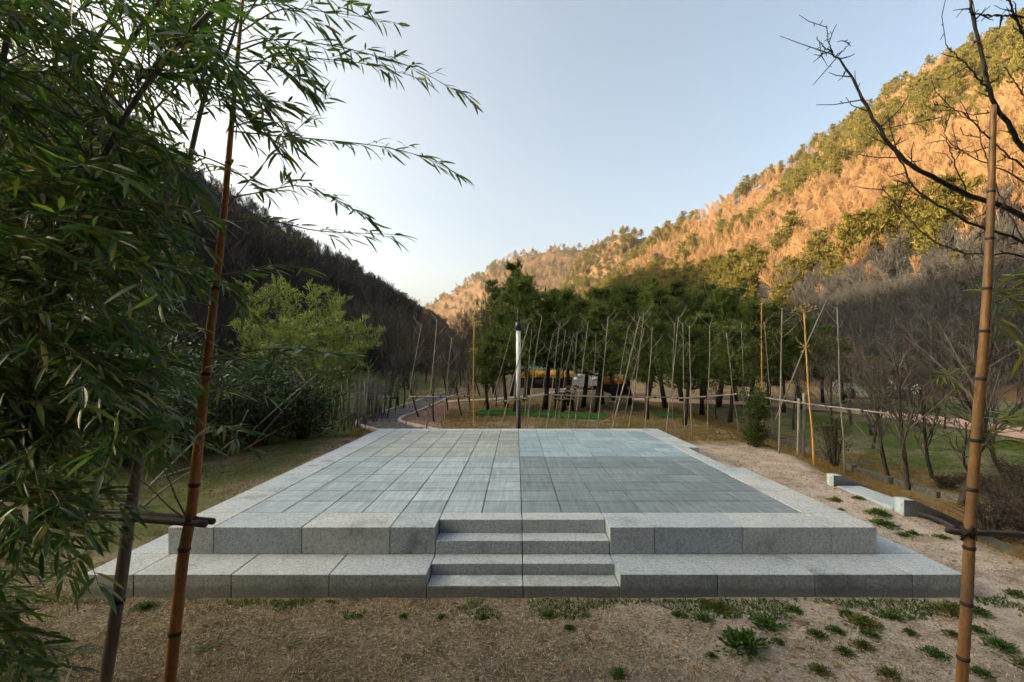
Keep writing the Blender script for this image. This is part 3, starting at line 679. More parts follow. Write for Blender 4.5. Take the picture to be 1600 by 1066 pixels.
# play shelters far behind the pines
M['yellow'] = m_simple('yellow_panel', (.62, .33, .03), (.72, .42, .05), 2, .5, .3, 0)
M['orange'] = m_simple('orange_panel', (.5, .17, .02), (.6, .24, .04), 2, .5, .3, 0)
M['turq'] = m_simple('turquoise_roof', (.1, .42, .36), (.16, .55, .47), 2, .5, .3, 0)
M['darkwall'] = m_simple('dark_wall', (.012, .013, .016), (.03, .03, .034), 2, .6, .3, 0)
def play(px, D, w, label, pm, domes):
    p = P(px, 600, D); z = float(gz(p[0], D)); r_ = thing('play_shelter', label, 'shelter', (p[0], D, z))
    q = MB(); box(q, (-w/2, -.9, .0), (w/2, .9, .75)); q.build('base', M['darkwall'], r_)
    n_ = max(2, int(w/1.0))
    for k in range(n_):
        x0 = -w/2+w*k/n_; q = MB(); box(q, (x0+.03, -1.0, .72+.05*(k % 2)), (x0+w/n_-.03, -.93, 1.32-.08*(k % 2))); q.build('panel', pm, r_)
    for k in range(n_+1):
        x0 = -w/2+w*k/n_; q = MB(); tube(q, [(x0, -.9, 0), (x0, -.9, 1.75)], .05, 6); q.build('post', M['darkwall'], r_)
    for x0, rr_, zz in domes:
        q = MB(); lathe(q, [(rr_, zz), (rr_*.96, zz+.2), (rr_*.75, zz+.42), (rr_*.4, zz+.58), (0.01, zz+.64)], 10, 0, (x0, 0)); q.build('roof', M['turq'], r_, smooth=True)
play(856, 33, 4.1, 'play shelter with yellow panels and turquoise domed roofs', M['yellow'], [(-.7, .85, 1.4), (.55, .8, 1.55), (1.6, .5, 1.45)])
play(950, 33, 2.3, 'play shelter with orange panels seen between pine trunks', M['orange'], [(-.7, .6, 1.4), (.5, .55, 1.5)])
# parked vehicles, seen from behind the trees
M['carwhite'] = m_simple('silver_car_paint', (.26, .29, .31), (.34, .37, .39), 1, .3, .5, 0)
M['glass'] = m_simple('dark_glass', (.012, .016, .02), (.02, .026, .03), 1, .08, .6, 0)
def car(px, D, rz, label, h, l, w, van):
    p = P(px, 620, D); r_ = thing('parked_van' if van else 'parked_car', label, 'van' if van else 'car', (p[0], D, float(gz(p[0], D))), rz)
    if van: prof = [(-l/2, .3), (-l/2, .95), (-l/2+.35, 1.05), (-l/2+.9, h-.08), (-l/2+1.2, h), (l/2-.1, h), (l/2, h-.15), (l/2, .3)]
    else: prof = [(-l/2, .32), (-l/2, .72), (-l/2+.25, .82), (-l/2+1.05, .92), (-l/2+1.75, h-.03), (-l/2+2.2, h), (l/2-.9, h-.03), (l/2-.15, 1.0), (l/2, .9), (l/2, .32)]
    def ext(pr, w_):
        n = len(pr); me = bmesh.new(); a = [me.verts.new((x, -w_/2, z)) for x, z in pr]; b_ = [me.verts.new((x, w_/2, z)) for x, z in pr]
        for k in range(n): me.faces.new((a[k], a[(k+1) % n], b_[(k+1) % n], b_[k]))
        me.faces.new(a[::-1]); me.faces.new(b_); bmesh.ops.recalc_face_normals(me, faces=me.faces[:]); bmesh.ops.bevel(me, geom=me.edges[:], offset=.05, segments=2, affect='EDGES')
        d = bpy.data.meshes.new('body'); me.to_mesh(d); me.free(); return d
    d = ext(prof, w); d.materials.append(M['carwhite']); link('body', d, r_)
    for s in (-1, 1):
        q = MB(); x0 = -l/2+(1.15 if van else 1.6)
        for a in range(2):
            box(q, (x0+a*1.15, s*w/2-.015, h*.62), (x0+a*1.15+1.0, s*w/2+.015, h*.9))
        q.build('side_window', M['glass'], r_)
        for xx in (-l/2+.8, l/2-.8):
            q = MB(); tube(q, [(xx, s*(w/2-.2), .32), (xx, s*(w/2+.01), .32)], .32, 14); q.build('wheel', M['black'], r_)
        q = MB(); box(q, (-l/2-.02, s*w*.36-.15, .7), (-l/2+.03, s*w*.36+.15, .85)); q.build('headlight', M['white'], r_)
    q = MB(); a, b_ = (prof[2], prof[3]) if van else (prof[3], prof[4])
    a = np.array(a); b_ = np.array(b_); nrm = np.array([-(b_-a)[1], (b_-a)[0]]); nrm = nrm/np.linalg.norm(nrm)*.02
    V = []
    for off in (nrm*.2, nrm):
        for pt in (a+(b_-a)*.08, a+(b_-a)*.92): V += [(pt[0]+off[0], -w*.43, pt[1]+off[1]), (pt[0]+off[0], w*.43, pt[1]+off[1])]
    q.add(V, None, [(0, 1, 3, 2), (4, 6, 7, 5), (0, 4, 5, 1), (2, 3, 7, 6), (0, 2, 6, 4), (1, 5, 7, 3)]); q.build('windscreen', M['glass'], r_)
    return r_
car(916, 31.5, R(80), 'pale van parked behind the pines between the two play shelters', 1.75, 4.2, 1.65, True)
car(1366, 27.5, R(150), 'pale car half hidden behind bare trees beyond the pink path', 1.5, 4.2, 1.75, False)

# ------------------------------------------------------------------ row of staked canes and the rails that tie them
def node_ticks(mb, pts, r, step, m): pass
def ground_point(px, py):
    D = F*1.7/(py-VY)
    for _ in range(25): D = F*(CAM_Z-float(gz((px-VX)/F*D, D)))/(py-VY)
    return D
canes = [  # base x, base y, top x, top y (photo pixels), half width in metres
 (632,672,659,506,.014),(665,673,683,500,.018),(692,673,706,527,.013),(752,673,799,518,.011),
 (779,676,826,506,.016),(817,676,831,514,.009),(822,676,847,494,.013),(838,676,864,521,.01),(851,676,874,507,.013),(864,676,884,515,.012),(868,676,896,522,.01),(885,676,902,520,.013),
 (895,676,919,504,.014),(915,676,931,522,.01),(931,676,950,495,.015),(952,676,982,510,.011),(953,677,1000,494,.02),(966,677,1007,512,.011),(979,677,1006,490,.015),
 (1006,677,1019,512,.015),(1040,678,1060,495,.014),(1051,676,1054,505,.01),(1070,681,1067,504,.012),(1082,681,1077,509,.014),(1105,680,1109,507,.012),(1155,680,1135,520,.013),(1163,672,1158,505,.011),
 (1209,684,1194,503,.014),(1217,709,1222,482,.018),(1321,741,1308,480,.02)]
cgroup = 'bare canes staked behind the stage'
nl = sum(1 for q in canes if q[0] < 800); li = 0; ri = 0; rr = np.random.default_rng(14)
def cane(bx, by, tx, ty, w, mat, label, group, twigs=5, name='bare_cane', D=None):
    D = D or ground_point(bx, by); a = P(bx, by, D); b_ = P(tx, ty, D+rr.normal(0, .12)); a[2] -= .15
    r_ = thing(name, label, 'cane', a, 0, group); L = b_-a
    u = np.linspace(0, 1, 9); pts = L*u[:, None]+np.array([0, 0, 0])+np.outer(np.sin(u*np.pi), [rr.normal(0, .022), 0, 0])+np.stack([np.interp(u, [0, .25, .5, .75, 1], [0, *rr.normal(0, .008, 3), 0]), 0*u, 0*u], -1)
    q = MB(); tube(q, pts, np.linspace(w, w*.6, 9)*(1+.12*(np.arange(9) % 2)), 7); q.build('stem', mat, r_, smooth=True)
    q = MB()
    for k in range(twigs):
        f = .5+.5*(k+rr.random())/twigs if k else .985; o = np.array([np.interp(f, u, pts[:, j]) for j in range(3)])
        s = rr.choice([-1, 1]); l = .12+.38*rr.random(); d = unit([s*(.5+.5*rr.random()), rr.normal(0, .4), .75])
        e = curve([o, o+d*l*.6, o+d*l+np.array([0, 0, .06])], 4); tube(q, e, np.linspace(w*.36, .0025, 4), 4, cap=False)
        o2 = e[2]; tube(q, [o2, o2+unit(d+[-s*.7, .2, .5])*l*.5], [.003, .002], 3, cap=False)
    q.build('twig', mat, r_); return r_, b_
for bx, by, tx, ty, w in canes:
    if bx < 800:
        n_ = nl-li-1; li += 1; lab = f'bare grey cane, {ORD[n_]} to the left of the lamp post'
    else:
        lab = f'bare grey cane, {ORD[ri]} to the right of the lamp post'; ri += 1
    cane(bx, by, tx, ty, w, M['cane'], lab, cgroup, 5)
for k, (bx, by, tx, ty, lab) in enumerate([(740,676,741,503,'golden yellow bamboo cane standing to the left of the lamp post'),(1192,676,1190,474,'golden yellow bamboo cane rising behind the green conical shrub'),(1273,729,1256,484,'golden yellow bamboo cane with a yellow leaf tuft beside two short grey stakes')]):
    r_, tp = cane(bx, by, tx, ty, .02 if k else .016, M['goldcane'], lab, 'golden canes behind the stage', 3, 'golden_cane')
    q = MB(); c_ = np.array(r_.location); n_ = 90
    for zc, cnt, spd in ((0, 48, .1), (-.7, 14, .06)):
        if k == 1 and zc == 0: cnt = 20
        cc = tp-c_+np.array([0, 0, zc])+rr.normal(0, 1, (cnt, 3))*np.array([spd, spd, spd*.5]); flakes(q, cc, rr.normal(0, 1, (cnt, 3)), .1, .02, rr)
    q.build('foliage', m_leaf('yellow_tuft', [(.3, .24, .05), (.42, .34, .09)], .6, .3) if k == 0 else bpy.data.materials['yellow_tuft'], r_)
p0 = P(1212, 640, 9.2); p1 = P(1292, 468, 9.0); r_ = thing('leaning_cane', 'long thin grey cane leaning diagonally across the golden cane', 'cane', p0); q = MB(); tube(q, [(0, 0, -.2), (p1-p0)*.5+[0, 0, -.03], p1-p0], [.012, .011, .007], 6); q.build('stem', M['cane'], r_)
for k, (bx, tx, ty, lab) in enumerate([(1246,1248,623,'left'), (1255,1256,615,'right')]):
    D = ground_point(bx, 714); a = P(bx, 714, D); b_ = P(tx, ty, D); q = MB(); tube(q, curve([(0, 0, -.2), (b_-a)*.5+[.012, 0, 0], b_-a], 6), .034, 8); o = q.build('short_stake', M['cane'], smooth=True); o.location = a
    tag(o, f'short thick grey stake, the {lab} one of the pair beside the golden cane', 'stake', 'short grey stakes')
M['rail'] = m_simple('grey_rail', (.16, .15, .135), (.3, .285, .26), 9, .65, .3, .1, (.3, 3, 3))
rails = [((640,620),(738,618),11.3,11.2,.016,'horizontal bamboo rail tied across the canes left of the lamp post'), ((776,628),(868,614),11.3,11.3,.016,'slanting bamboo rail tied across the lamp post'),
 ((860,617),(1046,621),11.35,11.3,.018,'long level bamboo rail behind the middle of the stage'), ((1044,623),(1168,614),11.25,10.6,.017,'bamboo rail tied across the canes behind the right end of the stage'),
 ((1160,616),(1385,646),10.6,7.3,.016,'long bamboo rail sloping down to the right across the golden cane'), ((1262,634),(1330,624),8.3,9.0,.008,'thin short rail above the long sloping rail')]
for a, b_, Da, Db, w, lab in rails:
    A = P(*a, Da); B = P(*b_, Db); r_ = thing('bamboo_rail', lab, 'rail', A, 0, 'rails tied across the canes'); u = np.linspace(0, 1, 10)
    pts = (B-A)*u[:, None]+np.outer(np.sin(u*np.pi), [0, 0, -.02]); q = MB(); tube(q, pts, w*np.linspace(1.1, .8, 10)*(1+.1*(np.arange(10) % 2)), 7); q.build('pole', M['rail'], r_, smooth=True)
    q = MB()
    for f in (.12, .5, .88): o = (B-A)*f; tube(q, [o-[.015, 0, .02], o+[.015, 0, .0]], w*1.6, 6)
    q.build('tie', M['node'], r_)

# ------------------------------------------------------------------ pines on the lawn
fp_protos = [pine(300+k, 6.0, 1.65, .35, 50, .23, .03, 11, 6) for k in range(5)]
fp_me = [(a.mesh('trunk', M['bark'], True), b_.mesh('crown', M['needle'])) for a, b_ in fp_protos]
rr = np.random.default_rng(17)
# x of the trunk foot, y of the foot, y of the top
pines = [(763,641,505),(792,637,470),(806,644,405),(851,640,432),(889,634,430),(911,637,445),(928,645,455),(941,632,425),(1010,655,470),(985,634,425),(1069,664,480),(1040,638,428),(1097,648,470),(1140,660,478),(1122,636,432),(1172,640,450),(1066,628,415),(1150,628,425),(820,628,445),(870,626,428),(960,626,420),(1010,624,415),(1200,634,452),(1100,622,420),(1225,645,505),(1252,640,478),(1286,634,492),(1318,630,515),(1362,640,545)]
order = sorted(range(len(pines)), key=lambda k: -pines[k][1])
fr = sorted([q for q in pines if q[1] >= 640]); bk = sorted([q for q in pines if q[1] < 640])
for k, (bx, by, ty) in enumerate(pines):
    D = ground_point(bx, by); a = P(bx, by, D); h = (by-ty)/F*D*.92
    if (bx, by, ty) in fr: lab = f'{ORD[fr.index((bx, by, ty))]} pine from the left in the front row on the lawn'
    else: lab = f'{ORD[bk.index((bx, by, ty))]} pine from the left in the back rows behind the lawn'
    r_ = thing('pine_tree', lab, 'pine tree', a, rr.random()*6.283, 'pines on the lawn behind the stage'); s = h/6.0; w = s*(1.05+.25*rr.random())
    r_.scale = (w, w, s); t_, c_ = fp_me[k % 5]; link('trunk', t_, r_); link('crown', c_, r_)
# tall thin-topped pine left of the others
for D, px, ty, w_, k, lab in ((24, 798, 402, .8, 1, 'tallest pine with a ragged top, behind the lamp post'), (26, 772, 428, .7, 3, 'tall narrow pine left of the lamp post'), (25, 826, 420, .75, 0, 'tall narrow pine right of the lamp post')):
    a = P(px, 640, D); a[2] = float(gz(a[0], D)); h = CAM_Z+(VY-ty)/F*D-a[2]
    r_ = thing('pine_tree', lab, 'pine tree', a, k*1.7, 'pines on the lawn behind the stage'); r_.scale = (h/6*w_, h/6*w_, h/6)
    link('trunk', fp_me[k][0], r_); link('crown', fp_me[k][1], r_)

# ------------------------------------------------------------------ leafless trees near the path and on the right
nb = [bare_tree_mesh(400+k, 3.2, .042, (9, 8, 5), .07, .55, .0045, ratio=(.55, .5, .5), frm=(.22, .2, .15)) for k in range(5)]
M['greytwig'] = m_simple('grey_twig', (.055, .05, .046), (.13, .12, .11), 25, .85, .15, .2)
def split_tree(mb):
    """first tube added by grow() is the trunk; every other one is a limb or twig"""
    a = MB(); b_ = MB(); a.V = mb.V[:1]; a.Q = mb.Q[:1]; a.Qm = mb.Qm[:1]; a.n = len(a.V[0])
    b_.V = mb.V[1:]; b_.Q = [q-a.n for q in mb.Q[1:]]; b_.Qm = mb.Qm[1:]; b_.n = mb.n-a.n
    return a, b_
nb_me = []
for q in nb:
    a, b_ = split_tree(q); nb_me.append((a.mesh('trunk', M['bark'], True), b_.mesh('crown', M['greytwig'])))
def plant_bare(bx, by, ty, lab, grp, k, D=None, wide=1.0):
    D = D or ground_point(bx, by); a = P(bx, by, D); h = (by-ty)/F*D
    r_ = thing('bare_tree', lab, 'bare tree', a, rr.random()*6.283, grp); s = h/3.1; r_.scale = (s*wide, s*wide, s)
    t_, c_ = nb_me[k % 5]; link('trunk', t_, r_); link('crown', c_, r_); return r_
leftrow = sorted([(604,656,560),(655,652,545),(678,660,540),(700,642,548),(722,650,540),(735,640,560),(756,634,560),(630,640,545),(775,636,570)])
for k, (bx, by, ty) in enumerate(leftrow): plant_bare(bx, by, ty, f'{ORD[k]} small bare tree from the left beside the pale path', 'small bare trees beside the path', k)
# bigger ones on the grassy slope behind
slope = []
for k in range(120):
    x = rr.uniform(-26, -1.0); y = rr.uniform(23, 50); 
    if not (545 < VX+F*x/y < 790): continue
    slope.append((x, y))
def hz(x, y):
    """height of ground or hill, whichever is on top"""
    p = GL.reshape(-1, 3); d = (p[:, 0]-x)**2+(p[:, 1]-y)**2; k = np.argsort(d)[:4]; w = 1/(d[k]+.01)
    z = float((p[k, 2]*w).sum()/w.sum()) if d[k[0]] < 60 else -9
    return max(z, float(gz(x, y)))
slope.sort(key=lambda q: q[0]/q[1])
for k, (x, y) in enumerate(slope):
    s = rr.uniform(.9, 1.75); r_ = thing('bare_tree', 'young bare tree on the grassy slope left of the pines', 'bare tree', (x, y, hz(x, y)), rr.random()*6.283, 'bare trees on the grassy slope'); r_.scale = (s, s, s*1.15)
    t_, c_ = nb_me[k % 5]; link('trunk', t_, r_); link('crown', c_, r_)
rightrow = [(1120,655,590),(1240,672,560),(1330,668,520),(1363,702,560),(1390,748,545),(1419,765,520),(1458,748,560),(1300,665,540),(1420,668,590),(1497,790,470),(1545,700,560),(1580,760,520),(1475,670,580),(1530,668,590)]
rl = ['slim dark bare tree under the pines behind the stage','bare tree close behind the two short grey stakes','bare tree on the near edge of the pink path behind the drain kerb','bare tree beside the small dark gabled box on the lawn','bare tree with a straight dark trunk growing left of the forked tree',
 'forked bare tree rising behind the near cheek wall','crooked bare tree leaning on the slope right of the forked tree','thin bare tree behind the dark leafy bush','small bare tree on the far side of the lawn behind the forked tree','tall slim grey bare tree just left of the thick ochre bamboo pole',
 'bare tree on the lawn right of the thick ochre bamboo pole','bare tree in the brown bushes at the right edge','small bare tree by the pink path left of the ochre pole','small bare tree by the pink path right of the ochre pole']
for k, ((bx, by, ty), lab) in enumerate(zip(rightrow, rl)): plant_bare(bx, by, ty, lab, 'bare trees on the right lawn', k+1, wide=1.15)

# ------------------------------------------------------------------ shrubs
def shrub(label, loc, h, w, n, mat, leaf, seed, name='evergreen_shrub', cat='shrub', dens_low=.2, shape=1.0, stems=6, group=None, dirz=.3):
    r = np.random.default_rng(seed); r_ = thing(name, label, cat, loc, 0, group)
    q = MB(); C = []
    for k in range(stems):
        az = r.random()*6.283; e = np.array([math.cos(az)*w*.42*r.random(), math.sin(az)*w*.42*r.random(), h*(.6+.38*r.random())])
        pts = curve([(e[0]*.15, e[1]*.15, -.1), e*[.55, .55, .5], e], 8); tube(q, pts, np.linspace(h*.012+.006, .005, 8), 5, cap=False)
        for j in range(9):
            f = dens_low+(1-dens_low)*r.random(); o = np.array([np.interp(f, np.linspace(0, 1, 8), pts[:, d]) for d in range(3)])
            prof = (1-abs(2*f*.95-.75)**1.6*.55)*shape if shape else 1
            az2 = r.random()*6.283; l = w*.42*prof*(.4+.6*r.random()); e2 = o+[math.cos(az2)*l, math.sin(az2)*l, l*.5]
            tube(q, [o, (o+e2)/2+[0, 0, .05*l], e2], [.006, .005, .003], 3, cap=False); C.append((o, e2))
    q.build('stems', M['darktwig'], r_)
    m_ = n//len(C)+1; cc = []; dd = []
    for o, e2 in C:
        f = r.random((m_, 1))**.7; cc.append(o+(e2-o)*f+r.normal(0, .09*w, (m_, 3))*[1, 1, .7]); dd.append(unit((e2-o))+r.normal(0, .6, (m_, 3))+[0, 0, dirz])
    cc = np.concatenate(cc); dd = np.concatenate(dd); cc[:, 2] = np.clip(cc[:, 2], .02, None)
    q = MB(); flakes(q, cc, dd, leaf*(.7+.6*r.random(len(cc))), leaf*.36, r); q.build('crown', mat, r_); return r_
D = ground_point(1182, 698); shrub('dense conical green shrub at the right back of the gritty ground', P(1182, 698, D), 1.5, .75, 5200, m_leaf('conical_shrub_leaf', [(.03, .06, .015), (.055, .09, .022), (.09, .11, .028)], .5, .3, .3, 3), .055, 1, dens_low=.05, stems=9)
D = ground_point(1303, 728); shrub('dark half bare bush with brown leaves beside the cheek wall', P(1303, 728, D), 1.35, .85, 1500, m_leaf('dark_bush_leaf', [(.03, .035, .015), (.06, .05, .022), (.09, .06, .03)], .6, .2), .05, 2, dens_low=.12, stems=10)
bl = [(1545,845,.75,1.0),(1585,820,.8,1.2),(1560,790,.7,1.0),(1620,860,.8,1.2),(1525,770,.5,.8),(1600,765,.7,1.1),(1640,800,.9,1.2),(1480,765,.35,.6)]
bl.sort()
for k, (bx, by, h, w) in enumerate(bl):
    D = ground_point(bx, by); shrub(f'{ORD[k]} brown twiggy bush from the left on the slope at the right edge', P(bx, by, D), h*.85, w, 420, M['brownbush'], .035, 20+k, 'brown_bush', 'bush', .1, 1.0, 22, 'brown bushes at the right edge')
# dark thicket left of the grass
th = [(-3.9,9.9,1.5,1.5),(-4.4,9.0,1.6,1.7),(-4.9,8.0,1.6,1.8),(-5.3,6.9,1.5,1.8),(-5.2,10.4,1.9,2.0),(-6.0,8.8,1.9,2.2),(-6.4,7.2,1.8,2.2),(-7.2,9.6,2.2,2.6),(-5.9,11.9,1.8,2.0)]
th.sort(key=lambda q: q[0]/q[1])
for k, (x, y, h, w) in enumerate(th):
    x -= .85; y += .3; h *= .9
    shrub(f'{ORD[k]} dark evergreen shrub from the left in the thicket below the grove', (x, y, float(gz(x, y))), h, w*1.15, 3000, M['shrub_leaf'], .1, 40+k, group='dark thicket below the bamboo grove', dens_low=.1, stems=13, shape=.0)
# yellow green bamboo grove
M['grove_culm'] = m_simple('green_culm', (.06, .07, .025), (.13, .13, .05), 8, .5, .3, 0)
def grove_clump(label, loc, h, seed, nc=8, spread=1.1):
    r = np.random.default_rng(seed); r_ = thing('bamboo_clump', label, 'bamboo', loc, 0, 'yellow green bamboo grove'); q = MB(); C = []; Dn = []
    for k in range(nc):
        az = r.random()*6.283; b_ = np.array([math.cos(az), math.sin(az), 0])*spread*.5*r.random(); hh = h*(.55+.45*r.random()); ln = np.array([math.cos(az), math.sin(az)])*h*.1+r.normal(0, .07, 2)*h
        pts = curve([b_-[0, 0, .1], b_+[ln[0]*.2, ln[1]*.2, hh*.5], b_+[ln[0]*.6, ln[1]*.6, hh*.87], b_+[ln[0]*1.3, ln[1]*1.3, hh]], 14)
        tube(q, pts, np.linspace(.02, .004, 14), 5, cap=False); g14 = np.linspace(0, 1, 14)
        for j in range(30):
            f = .14+.86*(j+r.random())/30; o = np.array([np.interp(f, g14, pts[:, d]) for d in range(3)]); az2 = r.random()*6.283; l = (.1+.38*(1-f))*(.5+.9*r.random())
            e = o+[math.cos(az2)*l, math.sin(az2)*l, l*.75]; tube(q, [o, e], [.004, .002], 3, cap=False); m_ = 9
            g = r.random((m_, 1)); C.append(o+(e-o)*g+r.normal(0, .03, (m_, 3))); Dn.append(unit(e-o)+r.normal(0, .45, (m_, 3))+[0, 0, .25])
    q.build('culms', M['grove_culm'], r_); C = np.concatenate(C); Dn = np.concatenate(Dn); q = MB(); flakes(q, C, Dn, .17*(.6+.7*r.random(len(C))), .03, r); q.build('foliage', M['grove_leaf'], r_)
gl = [(405,15.0,3.6),(445,15.6,4.3),(480,15.2,4.5),(515,15.4,4.3),(540,14.6,3.6),(465,13.8,3.4),(425,14,3.0),(508,13.6,3.1)]; gl.sort()
for k, (px, D, h) in enumerate(gl):
    x = (px-VX)/F*D; grove_clump(f'{ORD[k]} yellow green bamboo clump from the left in the grove', (x, D, float(gz(x, D))), h, 60+k)
# dead upright stems in front of the grove, fallen canes
r = np.random.default_rng(9); ds = []
for k in range(70):
    x = r.uniform(-4.9, -3.9)-.25*r.random(); y = r.uniform(11.4, 15.2); x = -4.35-(y-11.4)*.05+r.normal(0, .22); ds.append((x, y, r.uniform(.7, 1.5)))
ds.sort(key=lambda q: q[0]/q[1])
for k, (x, y, h) in enumerate(ds):
    q = MB(); tp = r.normal(0, .1, 2); tube(q, [(0, 0, -.1), (tp[0]*.4, tp[1]*.4, h*.5), (tp[0], tp[1], h)], [.014, .012, .007], 5)
    for j in range(3): f = r.uniform(.4, 1); o = np.array([tp[0]*f, tp[1]*f, h*f]); tube(q, [o, o+r.normal(0, .16, 3)+[0, 0, .08]], [.004, .002], 3, cap=False)
    o = q.build('dead_bush_cane', M['cane'] if r.random() < .3 else M['greybark']); o.location = (x, y, float(gz(x, y))); tag(o, 'thin dead stem standing in the thicket left of the bench', 'dead stem', 'dead stems beside the bench')
fc = [((355,705,8.6),(495,585,9.2),'pale dead cane leaning steeply up across the dark thicket','cane'),((360,690,8.3),(505,637,10.4),'ochre bamboo pole lying slanted in front of the dark thicket','culm2'),((468,678,10.2),(500,625,10.5),'short pale dead cane leaning at the right end of the thicket','cane'),
 ((225,745,6.2),(330,668,7.4),'grey dead cane sloping up behind the orange culm','cane'),((215,770,5.6),(300,735,6.0),'broken grey branch lying on the ground left of the orange culm','greybark'),((362,718,8.4),(362,600,8.6),'thin upright white cane in the dark thicket','cane'),
 ((352,700,8.0),(388,640,8.3),'grey dead cane crossing the upright white cane','cane'),((385,690,8.8),(470,612,9.4),'thin dead cane leaning in the middle of the thicket','greybark'),((232,735,6.6),(322,726,7.4),'pale dead cane lying low behind the dark grey culm','cane'),((498,660,10.9),(560,640,12.5),'dark fallen cane at the thicket edge near the path','greybark')]
for a, b_, lab, mt in fc:
    A = P(*a); B = P(*b_); A[2] = float(gz(A[0], A[1]))-.03; q = MB(); tube(q, curve([(0, 0, 0), (B-A)*.5+[0, 0, .03], B-A], 7), np.linspace(.018, .009, 7), 6); o = q.build('dead_cane', M[mt], smooth=True); o.location = A; tag(o, lab, 'dead cane', 'dead canes in the thicket')

# ------------------------------------------------------------------ foreground bamboo on the left
U_X = np.array([0, .18, .18, .18, .5, .5, .5, .8, .8, .8, 1.0]); U_Y = np.array([0, -.42, 0, .42, -.5, 0, .5, -.3, 0, .3, 0]); U_Z = np.array([0, .1, 0, .1, .12, 0, .12, .07, 0, .07, 0])
U_T = np.array([(0, 1, 2), (0, 2, 3), (7, 10, 8), (8, 10, 9)]); U_Q = np.array([(1, 4, 5, 2), (2, 5, 6, 3), (4, 7, 8, 5), (5, 8, 9, 6)])
def leaf_frames(d, rng, droop_side=1.0):
    x = unit(d); up = np.array([0, 0, 1.])+rng.normal(0, .45, x.shape); y = unit(np.cross(up, x)); z = np.cross(x, y); return x, y, z
def leaves_mesh(mb, pos, d, L, W, droop, rng, m=0):
    x, y, z = leaf_frames(d, rng); n = len(pos); L = L[:, None]; W = W[:, None]; dr = droop[:, None]
    lx = U_X[None]*L; ly_ = U_Y[None]*W; lz_ = U_Z[None]*W-dr*(U_X[None]**2)*L
    V = pos[:, None, :]+x[:, None, :]*lx[..., None]+y[:, None, :]*ly_[..., None]+z[:, None, :]*lz_[..., None]
    o = np.arange(n)[:, None, None]*11
    mb.add(V.reshape(-1, 3), (o+U_T[None]).reshape(-1, 3), (o+U_Q[None]).reshape(-1, 4), m)
def leaf_proto(droop, mat):
    mb = MB(); mb.add(np.stack([U_X, U_Y, U_Z*.12-droop*U_X**2], -1), U_T, U_Q); return mb.mesh('leaf', mat)
class Spray:
    """collects the leaves of one plant, then makes the largest ones objects and the rest one mesh"""
    def __init__(s, seed): s.r = np.random.default_rng(seed); s.pos = []; s.d = []; s.L = []; s.brs = []
    def twig(s, o, d, l, n, ll):
        r = s.r; d = unit(d); e = o+d*l+np.array([0, 0, -.08*l]); tube(s.brs[-1], [o, (o+e)/2+[0, 0, .02*l], e], [.0016, .0013, .001], 3, cap=False)
        side = unit(np.cross(d, [0, 0, 1.])+1e-6)
        for k in range(n):
            f = 1-.22*k-.1*r.random() if n > 1 else 1; f = max(f, .15); sg = (-1)**k*(0 if k == 0 else 1)
            dd = unit(d*(.9 if k == 0 else .75)+side*sg*(.55+.3*r.random())+r.normal(0, .2, 3)+[0, 0, -.12])
            s.pos.append(o+(e-o)*f); s.d.append(dd); s.L.append(ll*(.72+.5*r.random()))
    def branch(s, pts, r0, r1, step, ll, tl=.09, nl=(3, 5), start=.1, up=.15):
        s.brs.append(MB()); r = s.r; pts = np.asarray(pts, float); ln = np.linalg.norm(np.diff(pts, axis=0), axis=1).sum(); n = max(6, int(ln/.06)); c = curve(pts, n)
        tube(s.brs[-1], c, np.linspace(r0, r1, n), 4, cap=False); t = unit(np.gradient(c, axis=0)); k = 0; a = start*ln; seg = ln/(n-1)
        while a < ln:
            i_ = min(int(a/seg), n-1); sg = 1 if k % 2 else -1; side = unit(np.cross(t[i_], [0, 0, 1.])+1e-6)
            d = t[i_]*.8+side*sg*(.3+.5*r.random())+np.array([0, 0, up*r.normal(.6, 1.2)]); s.twig(c[i_], d, tl*(.6+.8*r.random()), int(r.integers(nl[0], nl[1]+1)), ll)
            a += step*(.6+.8*r.random()); k += 1
        s.twig(c[-1], t[-1], tl, 4, ll)
    def finish(s, root, mats, wr=.132, nobj=300, mat_pick=None):
        r = s.r
        for q in s.brs: q.build('branch', M['branchlet'], root)
        pos = np.array(s.pos); d = np.array(s.d); L = np.array(s.L); base = np.array(root.location); ctr = pos+d*L[:, None]*.5
        px, py = project(ctr); vis = (px > -5) & (px < 1600) & (py > -5) & (py < 1066); size = L/ctr[:, 1]*vis*(.8+.4*r.random(len(L)))
        big = np.argsort(-size)[:nobj]; x, y, z = leaf_frames(d[big], r); prot = [leaf_proto(q, m_) for m_ in mats for q in (.08, .2, .32)]; pick = r.choice(len(prot), len(big), p=np.repeat(mat_pick or [1/len(mats)]*len(mats), 3)/3)
        for k, b_ in enumerate(big):
            m4 = Matrix.Identity(4); W = L[b_]*wr*(.85+.35*r.random())
            for q in range(3): m4[q][0] = x[k, q]*L[b_]; m4[q][1] = y[k, q]*W; m4[q][2] = z[k, q]*L[b_]; m4[q][3] = pos[b_, q]-base[q]
            link('leaf', prot[pick[k]], root, m4)
        rest = np.setdiff1d(np.arange(len(L)), big); mb = MB(); mp = r.choice(len(mats), len(rest), p=mat_pick or [1/len(mats)]*len(mats))
        for j in range(len(mats)):
            q = rest[mp == j]
            if len(q): leaves_mesh(mb, pos[q]-base, d[q], L[q], L[q]*wr*(.85+.35*r.random(len(q))), .05+.3*r.random(len(q)), r, j)
        if len(rest): tag(mb.build('foliage', mats, root), kind='stuff')
M['branchlet'] = m_simple('bamboo_branchlet', (.07, .065, .025), (.16, .13, .06), 20, .6, .3, 0)
